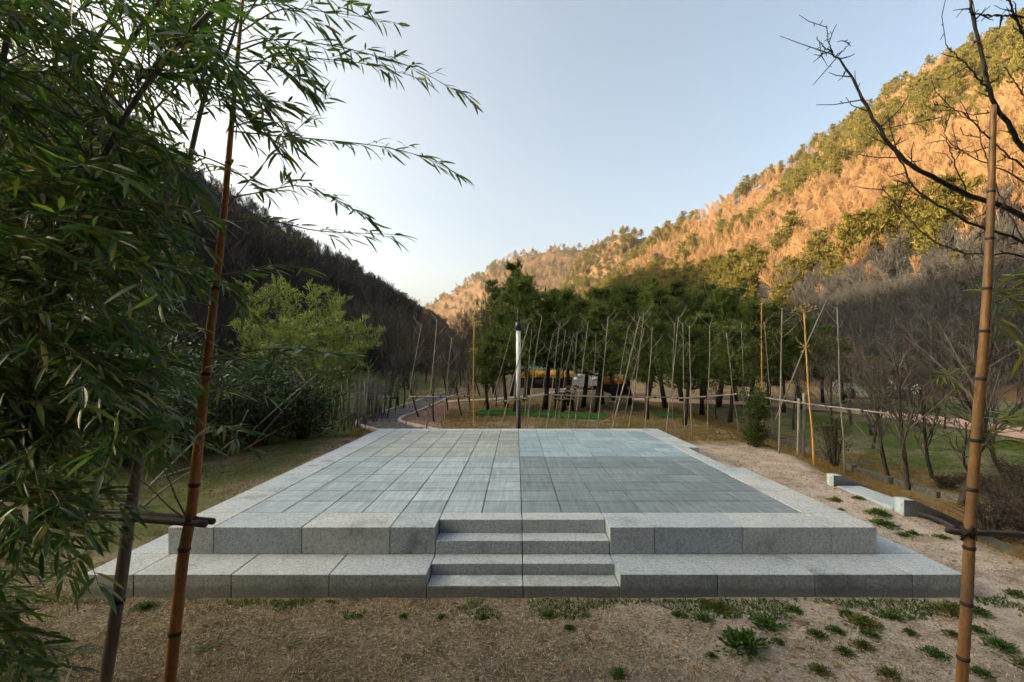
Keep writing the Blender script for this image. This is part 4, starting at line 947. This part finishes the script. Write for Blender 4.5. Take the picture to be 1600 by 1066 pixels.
def culm(root, pp, rr_, mat, node_f, name='culm', ring=True, ns=60):
    base = np.array(root.location); c = curve(np.array([P(*q) for q in pp]), ns)-base; rad = np.interp(np.linspace(0, 1, ns), np.linspace(0, 1, len(rr_)), rr_)
    q = MB(); tube(q, c, rad, 12); o = q.build(name, mat, root, smooth=True)
    t = unit(np.gradient(c, axis=0))
    for f in node_f:
        i_ = int(f*(ns-1)); q = MB(); h = rad[i_]*.28
        tube(q, [c[i_]-t[i_]*h*1.6, c[i_]-t[i_]*h, c[i_], c[i_]+t[i_]*h, c[i_]+t[i_]*h*1.6], rad[i_]*np.array([.98, 1.1, 1.14, 1.08, .98]), 12, cap=False)
        q.build('node', M['node'], root, smooth=True)
    return c+base, rad
def fix_br(sp, root):
    base = np.array(root.location); 
    for q in sp.brs: q.V = [v-base for v in q.V]
# the orange culm and its leafy branches
D1 = 2.3; a = P(252, 1160, D1); a[2] = 0
bp = thing('bamboo_plant', 'bamboo with a glossy orange brown culm tied to two dark horizontal poles', 'bamboo', a)
culm(bp, [(250,1180,D1),(267,1050,D1),(285,880,D1),(300,790,D1),(318,620,D1),(333,480,D1),(346,370,D1),(357,250,D1),(366,150,D1),(374,60,D1),(382,-30,D1)], [.027,.027,.026,.025,.022,.019,.017,.014,.011,.009,.006], M['culm'], [.14,.235,.335,.44,.53,.62,.7,.78,.86])
s = Spray(101)
up = [([(372,80,D1),(430,62,2.45),(510,70,2.55),(590,88,2.6),(650,108,2.6),(722,148,2.55)], .052), ([(368,130,D1),(430,85,2.4),(500,92,2.5),(570,100,2.5),(640,118,2.5)], .058), ([(361,205,D1),(430,212,2.5),(520,220,2.6),(600,230,2.65),(660,245,2.65),(704,266,2.6)], .06),
 ([(352,310,D1),(410,300,2.4),(470,290,2.4),(520,310,2.4),(566,335,2.35)], .042), ([(348,350,D1),(420,345,2.35),(490,360,2.4),(550,364,2.4),(605,366,2.35)], .07), ([(350,330,D1),(400,270,2.4),(440,225,2.45),(478,190,2.5),(500,165,2.5)], .11),
 ([(376,50,D1),(440,15,2.4),(520,20,2.5),(600,32,2.55)], .07), ([(376,40,D1),(420,-20,2.4),(480,-20,2.4),(560,10,2.5)], .08), ([(340,430,D1),(380,425,2.3),(420,415,2.3),(462,417,2.25)], .07),
 ([(330,560,D1),(380,550,2.2),(430,545,2.2),(490,548,2.2),(545,560,2.2)], .06), ([(331,560,D1),(400,562,2.3),(460,560,2.35),(530,555,2.35)], .07), ([(322,600,D1),(350,570,2.2),(400,560,2.15),(470,575,2.1)], .07),
 ([(312,690,D1),(335,665,2.2),(360,672,2.15),(382,690,2.1)], .06), ([(318,640,D1),(290,650,2.2),(270,670,2.1),(255,700,2.1)], .06), ([(325,560,D1),(280,560,2.2),(240,580,2.1),(210,620,2.05)], .06),
 ([(335,480,D1),(290,470,2.2),(250,480,2.1),(210,510,2.1)], .055), ([(345,380,D1),(300,370,2.2),(250,380,2.1),(200,410,2.0)], .055), ([(355,260,D1),(300,240,2.2),(250,250,2.1),(200,280,2.0)], .055), ([(366,160,D1),(330,120,2.2),(290,110,2.1),(240,130,2.0)], .05), ([(372,80,D1),(330,40,2.2),(280,40,2.1),(220,60,2.0)], .05),
 ([(366,150,D1),(400,150,2.15),(430,180,2.05),(452,215,2.0)], .05), ([(370,100,D1),(410,95,2.1),(440,110,2.0),(470,130,1.95)], .045), ([(372,70,D1),(420,60,2.1),(450,80,2.0),(480,112,1.95)], .05), ([(362,200,D1),(395,190,2.2),(420,215,2.1),(440,250,2.1)], .06),
 ([(340,430,D1),(365,455,2.2),(385,480,2.2)], .07), ([(324,590,D1),(345,610,2.2),(370,600,2.2),(400,612,2.2)], .08)]
for pp, step in up: s.branch([P(*q) for q in pp], .0045, .0012, step, .1 if pp[-1][0] > 480 else .11, tl=.075, nl=(3, 4) if pp[-1][0] > 560 else (4, 5), start=.22)
# bare side shoots by the ties
for pp in ([(289,805,D1),(272,770,2.3),(262,745,2.3),(243,705,2.3)], [(286,808,D1),(262,790,2.3),(232,760,2.3),(172,715,2.3)]): s.brs.append(MB()); tube(s.brs[-1], curve([P(*q) for q in pp], 8), np.linspace(.005, .0025, 8), 5, cap=False)
fix_br(s, bp); s.finish(bp, [M['bamboo_leaf'], M['bamboo_leaf_y'], M['drywhite']], nobj=300, mat_pick=[.86, .11, .03])
# the dark grey culm
D2 = 2.5; a = P(155, 1130, D2); a[2] = 0
gp = thing('bamboo_plant', 'bamboo with a weathered dark grey culm behind the orange one', 'bamboo', a)
culm(gp, [(150,1150,D2),(170,1030,D2),(190,900,D2),(205,790,D2),(222,690,D2),(243,560,D2),(262,440,D2),(280,330,D2),(312,180,D2),(343,75,D2),(362,-30,D2)], [.031,.031,.03,.029,.027,.023,.019,.016,.012,.01,.008], M['greyculm'], [.17,.3,.42,.53,.63,.73])
s = Spray(102)
for pp in ([(245,560,D2),(220,520,2.4),(180,510,2.3),(130,530,2.2)], [(262,440,D2),(220,400,2.4),(170,400,2.3),(120,420,2.2)], [(262,440,D2),(300,420,2.4),(330,430,2.4),(360,460,2.4)], [(280,330,D2),(240,290,2.4),(190,290,2.2),(140,320,2.1)], [(290,280,D2),(330,260,2.4),(370,270,2.3),(410,300,2.3)],
 [(312,180,D2),(280,140,2.4),(220,130,2.3),(160,160,2.1)], [(343,75,D2),(300,30,2.4),(230,20,2.3),(160,50,2.2)], [(350,50,D2),(400,10,2.4),(450,10,2.4),(500,35,2.4)], [(330,120,D2),(370,130,2.3),(410,150,2.2),(450,165,2.1)], [(232,620,D2),(250,610,2.4),(280,620,2.3),(310,650,2.3)]):
    s.branch([P(*q) for q in pp], .004, .0012, .055, .1, nl=(4, 5), start=.2)
q = MB(); c = curve([P(*q_) for q_ in ((352,90,2.4),(366,50,2.45),(378,0,2.5),(384,-30,2.5))], 8); tube(q, c-np.array(gp.location), np.linspace(.008, .006, 8), 8); q.build('shoot', M['greyculm'], gp, smooth=True)
fix_br(s, gp); s.finish(gp, [M['bamboo_leaf'], M['bamboo_leaf_y']], nobj=120, mat_pick=[.9, .1])
# the leafy bush at the left edge: two neighbouring plants
zones = [(-20,200,170,700,.85), (-60,130,700,850,.6), (-40,360,-30,170,.42), (200,300,190,430,.4), (200,270,450,680,.35), (-60,80,1000,1066,.35), (-60,20,850,1000,.5), (-260,-20,-60,1066,.4), (140,200,760,810,.2)]
r = np.random.default_rng(7); cl_pts = []
for x0, x1, y0, y1, w in zones:
    n = int((x1-x0)*(y1-y0)*w/470)
    for k in range(n): cl_pts.append((r.uniform(x0, x1), r.uniform(y0, y1)))
cl_pts = np.array(cl_pts)
roots = [[(-2.2, 1.75), (-2.5, 2.0), (-2.6, 1.85), (-2.65, 2.2)], [(-3.2, 2.6), (-3.6, 3.0), (-3.7, 2.8), (-3.95, 3.25)]]
for g, (lab, dlo, dhi) in enumerate((('dense leafy bamboo at the near left edge with large dark leaves', 1.45, 2.15), ('leafy bamboo behind the near one at the left edge, smaller leaves', 2.15, 3.1))):
    rt = thing('bamboo_plant', lab, 'bamboo', (roots[g][0][0], roots[g][0][1], 0)); s = Spray(110+g); base = np.array(rt.location); cs = []
    for k, (x, y) in enumerate(roots[g]):
        ln = r.uniform(.6, 1.2); h = r.uniform(3.4, 4.4); c = curve([(x, y, -.1), (x+ln*.2, y+.02, h*.4), (x+ln*.6, y+r.normal(0, .1), h*.75), (x+ln*1.3, y+r.normal(0, .15), h)], 50); cs.append(c)
        q = MB(); tube(q, c-base, np.linspace(.018, .006, 50)*(1+.08*(np.arange(50) % 6 == 0)), 8); q.build('culm', M['greyculm'], rt, smooth=True)
    pts = cl_pts[(np.arange(len(cl_pts)) % 2) == g]
    for x, y in pts:
        D = r.uniform(dlo, dhi); e = P(x, y, D)
        if e[2] < .06: continue
        allc = np.concatenate(cs); src_ = allc[np.argmin(((allc-e)**2).sum(1)+.5*np.abs(allc[:, 2]-(e[2]-.3)))]
        out = unit(np.array([.8, r.normal(-.1, .5), r.normal(-.18, .3)])); l = r.uniform(.25, .42); st_ = e-out*l*.5; en = e+out*l*.5+[0, 0, -.05]
        if en[2] < .05: en[2] = .05
        if st_[1] < 1.2: continue
        s.branch([st_, e+[0, 0, .02], en], .003, .001, .05, .1 if g == 0 else .09, tl=.075, nl=(4, 6), start=.02)
        tube(s.brs[-1], curve([src_, (src_+st_)/2+[0, 0, .06], st_], 6), np.linspace(.0042, .003, 6), 4, cap=False)
    fix_br(s, rt); s.finish(rt, [M['bamboo_leaf'], M['bamboo_leaf_y'], M['drywhite']], nobj=300, mat_pick=[.93, .05, .02])
# poles tied across the culms
def pole(name, pp, rad, mat, label, cat, group=None, ends=True):
    A = P(*pp[0]); c = curve([P(*q) for q in pp], 24)-A; r_ = thing(name, label, cat, A, 0, group); q = MB(); u = np.arange(24)
    tube(q, c, rad*(1+.1*(u % 7 == 3)), 10); q.build('pole', mat, r_, smooth=True); return r_, c
pole('support_pole', [(110,796,2.42),(220,803,2.36),(334,815,2.3)], .0165, M['darkrail'], 'dark horizontal support pole behind the orange culm', 'support pole', 'support poles')
r_, c = pole('support_pole', [(120,806,2.4),(220,811,2.3),(321,819,2.22)], .0175, M['darkrail'], 'dark horizontal support pole in front of the orange culm', 'support pole', 'support poles')
q = MB(); o = P(297, 812, 2.245)-np.array(r_.location)
for k in range(4): tube(q, [o+[-.035, -.0, .012*k-.02], o+[0, -.025, .02-.012*k], o+[.035, 0, .012*k-.02]], .004, 4)
q.build('tie', M['node'], r_)

# ------------------------------------------------------------------ foreground on the right
D3 = 2.0; a = P(1497, 1200, D3); a[2] = 0
rb_ = thing('bamboo_plant', 'thick ochre bamboo pole with dark ring bands at the right', 'bamboo', a)
c3, _ = culm(rb_, [(1493,1240,D3),(1503,1060,D3),(1511,930,D3),(1517,800,D3),(1527,660,D3),(1538,520,D3),(1545,400,D3),(1549,290,D3),(1552,165,D3)], [.022,.0215,.021,.0205,.019,.0175,.0155,.0135,.011], M['culm2'], [.165,.245,.33,.415,.49,.565,.635,.7,.785,.87])
s = Spray(120)
for pp, ll in (([(1541,470,D3),(1555,452,2.02),(1580,470,2.03),(1605,500,2.05)], .085), ([(1543,440,D3),(1565,435,2.02),(1590,430,2.05),(1615,440,2.05)], .085), ([(1541,480,D3),(1560,500,1.97),(1578,520,1.97),(1592,545,1.97)], .085), ([(1541,470,D3),(1562,470,1.98),(1585,455,1.98),(1610,460,1.98)], .085),
 ([(1527,690,D3),(1545,665,2.0),(1565,655,2.0),(1590,660,2.0)], .075), ([(1528,690,D3),(1550,680,1.98),(1580,650,1.98),(1605,645,1.98)], .075), ([(1528,700,D3),(1556,690,2.04),(1585,690,2.04),(1612,700,2.04)], .07), ([(1535,560,D3),(1515,578,2.05),(1495,585,2.05),(1478,588,2.05)], .065)):
    s.branch([P(*q_) for q_ in pp], .003, .001, .045 if pp[-1][0] > 1500 else .2, ll, tl=.05, nl=(5, 6), start=.3)
s.brs.append(MB())
for k in range(5): s.twig(P(1480, 588, 2.05), [(-.6, 0, .3), (.2, -.5, -.7), (.4, .3, .6), (-.3, .2, -.6), (-.1, -.2, .8)][k], .015, 4, .062)
fix_br(s, rb_); s.finish(rb_, [M['bamboo_leaf_y'], M['bamboo_leaf']], nobj=200, mat_pick=[.7, .3])
r_, c = pole('support_pole', [(1479,828,2.06),(1500,832,2.05),(1560,834,2.05),(1700,842,2.05)], .0135, M['darkrail'], 'grey horizontal support pole tied to the ochre bamboo pole', 'support pole', 'support poles')
q = MB(); o = P(1516, 833, 1.985)-np.array(r_.location)
for k in range(6): tube(q, [o+[-.03, .01, .012*k-.035], o+[0, -.012, .03-.01*k], o+[.03, .01, .012*k-.035]], .0075, 5)
q.build('tie', M['node'], r_)
A = P(1437, 803, 2.6); B = P(1492, 826, 2.12); q = MB(); tube(q, curve([(0, 0, 0), (B-A)*.5+[0, 0, .01], B-A], 8), np.linspace(.008, .012, 8), 7); o = q.build('crooked_stick', M['darkrail'], smooth=True); o.location = A; tag(o, 'crooked grey stick joined to the support pole right of the stage', 'stick')
# bare tree whose limbs reach into the picture from the right
a = P(1725, 1100, 2.35); a[2] = 0; bt = thing('bare_tree', 'dark leafless tree at the right edge with long arching limbs against the sky', 'bare tree', a)
def bpart(name, pp, r0, r1, spur, seed, side=1.0, ns=30):
    r = np.random.default_rng(seed); base = np.array(bt.location); c = curve([P(*q_) for q_ in pp], ns)-base; q = MB(); tube(q, c+r.normal(0, .0025, c.shape), np.linspace(r0, r1, ns)*(.8 if spur else 1), 7); t = unit(np.gradient(c, axis=0))
    for k in range(spur):
        f = .12+.88*(k+r.random())/spur; i_ = min(int(f*ns), ns-1); d = unit(t[i_]*.5+np.array([r.normal(0, .7), r.normal(0, .5), r.normal(.1, .7)])); l = (.025+.075*r.random()**2)*(1+f*.7); e = c[i_]+d*l
        e2 = e+unit(d+r.normal(0, .35, 3)+[0, 0, .3])*l*.6; tube(q, [c[i_], e, e2], [max(r1*.8, .0022), .002, .0014], 4, cap=False)
        for j in range(2): tube(q, [c[i_]+d*l*(.4+.3*j), c[i_]+d*l*(.4+.3*j)+r.normal(0, 1, 3)*.012], [.0022, .0016], 4, cap=False)
    q.build(name, M['darktwig'], bt, smooth=True)
bpart('trunk', [(1725,1160,2.35),(1715,900,2.35),(1705,600,2.35),(1695,420,2.35),(1690,300,2.35)], .05, .03, 0, 1)
LB = [([(1695,420,2.35),(1600,340,2.2),(1510,303,2.15),(1440,268,2.1),(1398,236,2.1),(1365,185,2.1),(1345,148,2.1),(1320,105,2.1),(1298,80,2.1)], .017, .004, 22), ([(1690,310,2.35),(1600,230,2.2),(1572,190,2.15),(1550,150,2.1),(1536,100,2.1),(1527,55,2.1),(1518,15,2.1),(1512,-25,2.1)], .015, .006, 20), ([(1695,440,2.35),(1600,378,2.1),(1519,349,2.05),(1432,297,2.05),(1410,256,2.05),(1392,229,2.05)], .009, .0032, 14),
 ([(1698,480,2.35),(1600,404,2.15),(1540,398,2.1),(1490,390,2.1),(1440,362,2.1),(1410,330,2.1),(1376,288,2.1)], .006, .0022, 12), ([(1519,22,2.1),(1560,25,2.15),(1600,27,2.2),(1660,35,2.3)], .004, .007, 9), ([(1680,290,2.35),(1630,120,2.25),(1600,58,2.2),(1584,20,2.15),(1572,-10,2.1)], .011, .004, 9), ([(1547,143,2.1),(1520,112,2.05),(1498,90,2.05),(1478,70,2.05)], .005, .0022, 5),
 ([(1690,330,2.35),(1600,263,2.0),(1555,225,2.0),(1510,182,2.0),(1458,157,2.0)], .006, .002, 9), ([(1690,340,2.35),(1610,290,2.3),(1560,262,2.3),(1510,240,2.3),(1470,210,2.3)], .006, .002, 8), ([(1690,300,2.35),(1640,200,2.3),(1600,150,2.3),(1570,105,2.3)], .006, .003, 7), ([(1600,378,2.1),(1560,300,2.1),(1535,230,2.1),(1527,180,2.1)], .004, .0018, 7), ([(1510,303,2.15),(1490,250,2.1),(1478,215,2.1),(1470,180,2.1)], .004, .0016, 5), ([(1298,80,2.1),(1285,72,2.1),(1276,58,2.1)], .0035, .002, 2), ([(1300,85,2.1),(1294,62,2.1),(1292,40,2.1)], .0035, .0018, 2), ([(1303,90,2.1),(1316,80,2.1),(1329,66,2.1)], .003, .0018, 2)]
for k, (pp, r0, r1, sp_) in enumerate(LB): bpart('limb', pp, r0, r1, sp_, 300+k)

# ------------------------------------------------------------------ weeds, straw and grass on the ground
rw = np.random.default_rng(31)
wd = [(1120,951,60),(1101,968,50),(1195,977,75),(1157,1011,105),(1281,1050,55),(1277,994,45),(1305,987,40),(1317,1020,42),(1345,1011,48),(1345,977,75),(1394,966,40),(1326,962,36),(1459,1024,52),(1487,992,40),(1525,985,42),(1562,1011,62),(1530,1054,48),(1386,1054,48),(1484,958,75),(1529,958,48),(1585,930,45),(1056,962,28),(1112,1026,26),(1360,992,38),(1372,804,50),(1379,821,55),(1304,783,28),(1339,779,30),(1412,837,28),(1426,835,28),(1470,840,34),(1314,797,16),(855,962,42),(890,983,28),(965,1055,42),(320,1015,40),(460,1008,36),(230,950,45),(630,965,22),(690,966,22),(755,966,20),(1215,1004,30),(1240,955,40),(1420,990,30),(1600,1040,60),(1100,945,45)]
wprot = []
M['weed_dry'] = m_leaf('yellowing_weed_leaf', [(.05, .09, .02), (.11, .13, .035), (.17, .15, .06), (.07, .11, .025)], .6, .3, .2)
for k in range(6):
    q = MB(); n = 300; nb_ = 5; bc = rw.normal(0, .06, (nb_, 2)); w_ = rw.integers(0, nb_, n); rad = np.minimum(np.abs(rw.normal(0, .17, n)), .3); az = rw.random(n)*6.283; hh_ = np.exp(-(rad/.16)**2)
    c = np.stack([bc[w_, 0]+rad*np.cos(az), bc[w_, 1]*.8+rad*np.sin(az), .22*hh_*rw.random(n)+.015], -1)
    d = np.stack([np.cos(az)*(.25+rad*3), np.sin(az)*(.25+rad*3), .3+.7*rw.random(n)], -1)+rw.normal(0, .3, (n, 3)); flakes(q, c, d, .13*(.5+.8*rw.random(n)), .05*(.6+.7*rw.random(n)), rw, 0, .3); wprot.append(q.mesh('weed_clump', M['weed'] if k % 3 else M['weed_dry']))
wpale = []
q = MB(); n = 60; az = rw.random(n)*6.283; flakes(q, np.zeros((n, 3))+[0, 0, .02], np.stack([np.cos(az), np.sin(az), .2+.6*rw.random(n)], -1), .45*(.6+.6*rw.random(n)), .04, rw); wpale = q.mesh('weed_clump', M['weedpale'])
named = {(1157,1011): 'largest sprawling green weed patch on the grit in front of the stage', (855,962): 'small round bluish green weed below the stage steps', (890,983): 'light green weed tuft right of the round weed below the steps', (965,1055): 'green weed tuft at the bottom edge below the steps', (320,1015): 'pale grass tuft on the brown litter left of the steps', (460,1008): 'second pale grass tuft on the brown litter, nearer the steps', (230,950): 'dark weed tuft between the grey and the orange culm', (1372,804): 'weed patch on the grit beside the right rear of the front corner block'}
for k, (px, py, wpx) in enumerate(wd):
    D = ground_point(px, py); a = P(px, py, D); w = wpx/F*D; pale = (px, py) in ((320,1015),(460,1008))
    o = link('weed_clump', wpale if pale else wprot[(k*5+k//3) % 6]); o.location = a; o.rotation_euler = (0, 0, rw.normal(0, .6)); o.scale = (w*.95, w*(.9+.3*rw.random()), max(.1, w*(.45+.4*rw.random())))
    tag(o, named.get((px, py), 'low green weed clump growing on the pinkish grit right of the steps'), 'weed', 'weed clumps on the gritty ground')
def in_stage(x, y, e=3.66): return (np.abs(x-XC) < e) & (np.abs(y-YC) < e)
def blades(name, n, xr, yr, acc, L, W, lean, mat, label, cat='grass', lie=False, dens=None):
    r = rw; x = r.uniform(*xr, n); y = yr[0]+(yr[1]-yr[0])*r.random(n)**1.3; k = acc(x, y) & (np.abs(x) < 1.18*y+.4) & ~in_stage(x, y)
    x = x[k]; y = y[k]; n = len(x); z = gz(x, y); az = r.random(n)*6.283; l = L*(.45+.9*r.random(n))
    if lie: d = np.stack([np.cos(az), np.sin(az), r.normal(.16, .22, n)], -1)
    else: d = np.stack([np.cos(az)*lean, np.sin(az)*lean, np.ones(n)], -1)*1.0+r.normal(0, .2, (n, 3))
    d = unit(d); s_ = unit(np.cross(d, r.normal(0, 1, (n, 3)))); c = np.stack([x, y, z+.002], -1); w = W*(.6+.8*r.random(n))[:, None]; l = l[:, None]
    m_ = c+d*l*.55; V = np.stack([c-s_*w*.5, c+s_*w*.5, m_+s_*w*.45, c+d*l+np.array([0, 0, -.15])*l*(0 if lie else 1), m_-s_*w*.45], 1).reshape(-1, 3); V[:, 2] = np.maximum(V[:, 2], np.repeat(z, 5)-.004)
    o = np.arange(n)[:, None]*5; q = MB(); q.add(V, o+[2, 3, 4], o+[0, 1, 2, 4]); return tag(q.build(name, mat), label, cat, kind='stuff')
fb = lambda x, y, s_, f: fbm(x*f, y*f, s_)
blades('dry_straw', 150000, (-4.5, 3.4), (1.75, 4.3), lambda x, y: rw.random(len(x)) < .25+.75*sstep(2.6, -.4, x+(fb(x, y, 3, 1.5)-.5)*2), .032, .0032, 0, M['straw'], 'dry straw litter lying in front of the stage', 'straw', True)
blades('dry_straw', 70000, (.6, 6.0), (1.9, 9.6), lambda x, y: fb(x, y, 4, 2.5) > .4, .026, .0045, 0, M['straw'], 'sparse straw litter on the pinkish grit', 'straw', True)
blades('short_grass', 60000, (-9, -3.2), (3.6, 12), lambda x, y: fb(x, y, 6, 1.4) > .36, .045, .0045, .9, M['grassy'], 'short dry green grass left of the stage', 'grass')
blades('weed_fringe', 10000, (-2.6, 4.1), (3.4, 3.74), lambda x, y: fb(x, y, 8, 3.2)+.5*(y-3.6) > .52-.09*sstep(0, 2.5, x), .035, .008, .8, M['weed'], 'green weeds fringing the foot of the stage', 'weeds')
blades('ochre_grass', 42000, (4.9, 9.5), (4.2, 12), lambda x, y: (x > 5.15+.3*fb(x, y, 2, 3)) & (fb(x, y, 12, 1.8) > .4), .085, .005, .6, M['ochregrass'], 'ochre dry grass on the slope beyond the grit', 'grass')
blades('lawn_grass', 40000, (8.3, 16), (6, 17), lambda x, y: fb(x, y, 13, 1.2) > .3, .05, .006, .7, m_leaf('lawn_blade', [(.035, .075, .014), (.06, .105, .022), (.08, .11, .028)], .6, .25, .2), 'green lawn grass on the right', 'grass')
blades('meadow_grass', 50000, (-4, 8), (10.4, 24), lambda x, y: fb(x, y, 14, .9) > .36, .07, .009, .7, M['ochregrass'], 'dry meadow grass behind the stage', 'grass')
blades('meadow_grass', 26000, (-7, 8), (10.4, 26), lambda x, y: fb(x, y, 15, .7) > .5, .07, .009, .7, M['grassy'], 'greener meadow grass behind the stage', 'grass')
blades('dry_turf', 90000, (-4.6, 3.6), (1.75, 3.74), lambda x, y: (fb(x, y, 51, 2.2) > .4) & (rw.random(len(x)) < .15+.85*sstep(2.4, -.2, x)), .026, .0032, 1.1, M['straw'], 'short dry turf in front of the stage', 'grass')
blades('olive_turf', 16000, (-4.6, 5), (1.75, 3.74), lambda x, y: fb(x, y, 52, 1.7) > .53, .024, .0032, 1.0, M['grassy'], 'thin olive grass mixed in the dry turf', 'grass')
blades('fallen_leaf_litter', 1100, (-3.5, 5), (1.9, 9), lambda x, y: x == x, .05, .022, 0, M['litter'], 'scattered fallen leaves on the ground', 'fallen leaves', True)

M['pebble'] = m_simple('pebble', (.16, .145, .13), (.46, .42, .38), 60, .85, .2, 0)
x = rw.uniform(-4, 6, 26000); y = 1.8+7.5*rw.random(26000)**1.6; k = ~in_stage(x, y) & (rw.random(26000) < .12+.88*sstep(-1.5, 2.5, x)) & (fb(x, y, 41, 1.3) > .38) & (x < 5.2); x = x[k]; y = y[k]; n = len(x)
O_ = np.array([(1, 0, 0), (-1, 0, 0), (0, 1, 0), (0, -1, 0), (0, 0, .7), (0, 0, -.5)]); sz = .003+.009*rw.random(n)**3
V = np.stack([x, y, gz(x, y)+.001], -1)[:, None, :]+O_[None]*sz[:, None, None]*(.7+.6*rw.random((n, 6, 1))); o = np.arange(n)[:, None, None]*6
q = MB(); q.add(V.reshape(-1, 3), (o+np.array([(0, 2, 4), (2, 1, 4), (1, 3, 4), (3, 0, 4)])[None]).reshape(-1, 3)); tag(q.build('gravel', M['pebble']), 'small pale pebbles strewn over the gritty ground', 'gravel', kind='stuff')

# ------------------------------------------------------------------ air
hzm = bpy.data.materials.new('haze'); hzm.use_nodes = True; nt = hzm.node_tree; nt.nodes.clear()
out = nt.nodes.new('ShaderNodeOutputMaterial'); pv = nt.nodes.new('ShaderNodeVolumePrincipled'); pv.inputs['Color'].default_value = (.9, .93, .97, 1); pv.inputs['Density'].default_value = 0.0001; pv.inputs['Anisotropy'].default_value = 0.2
nt.links.new(pv.outputs[0], out.inputs['Volume'])
q = MB(); box(q, (-660, -280, -4), (660, 1200, 245)); tag(q.build('haze', hzm), 'thin haze in the valley air', 'haze', kind='stuff')
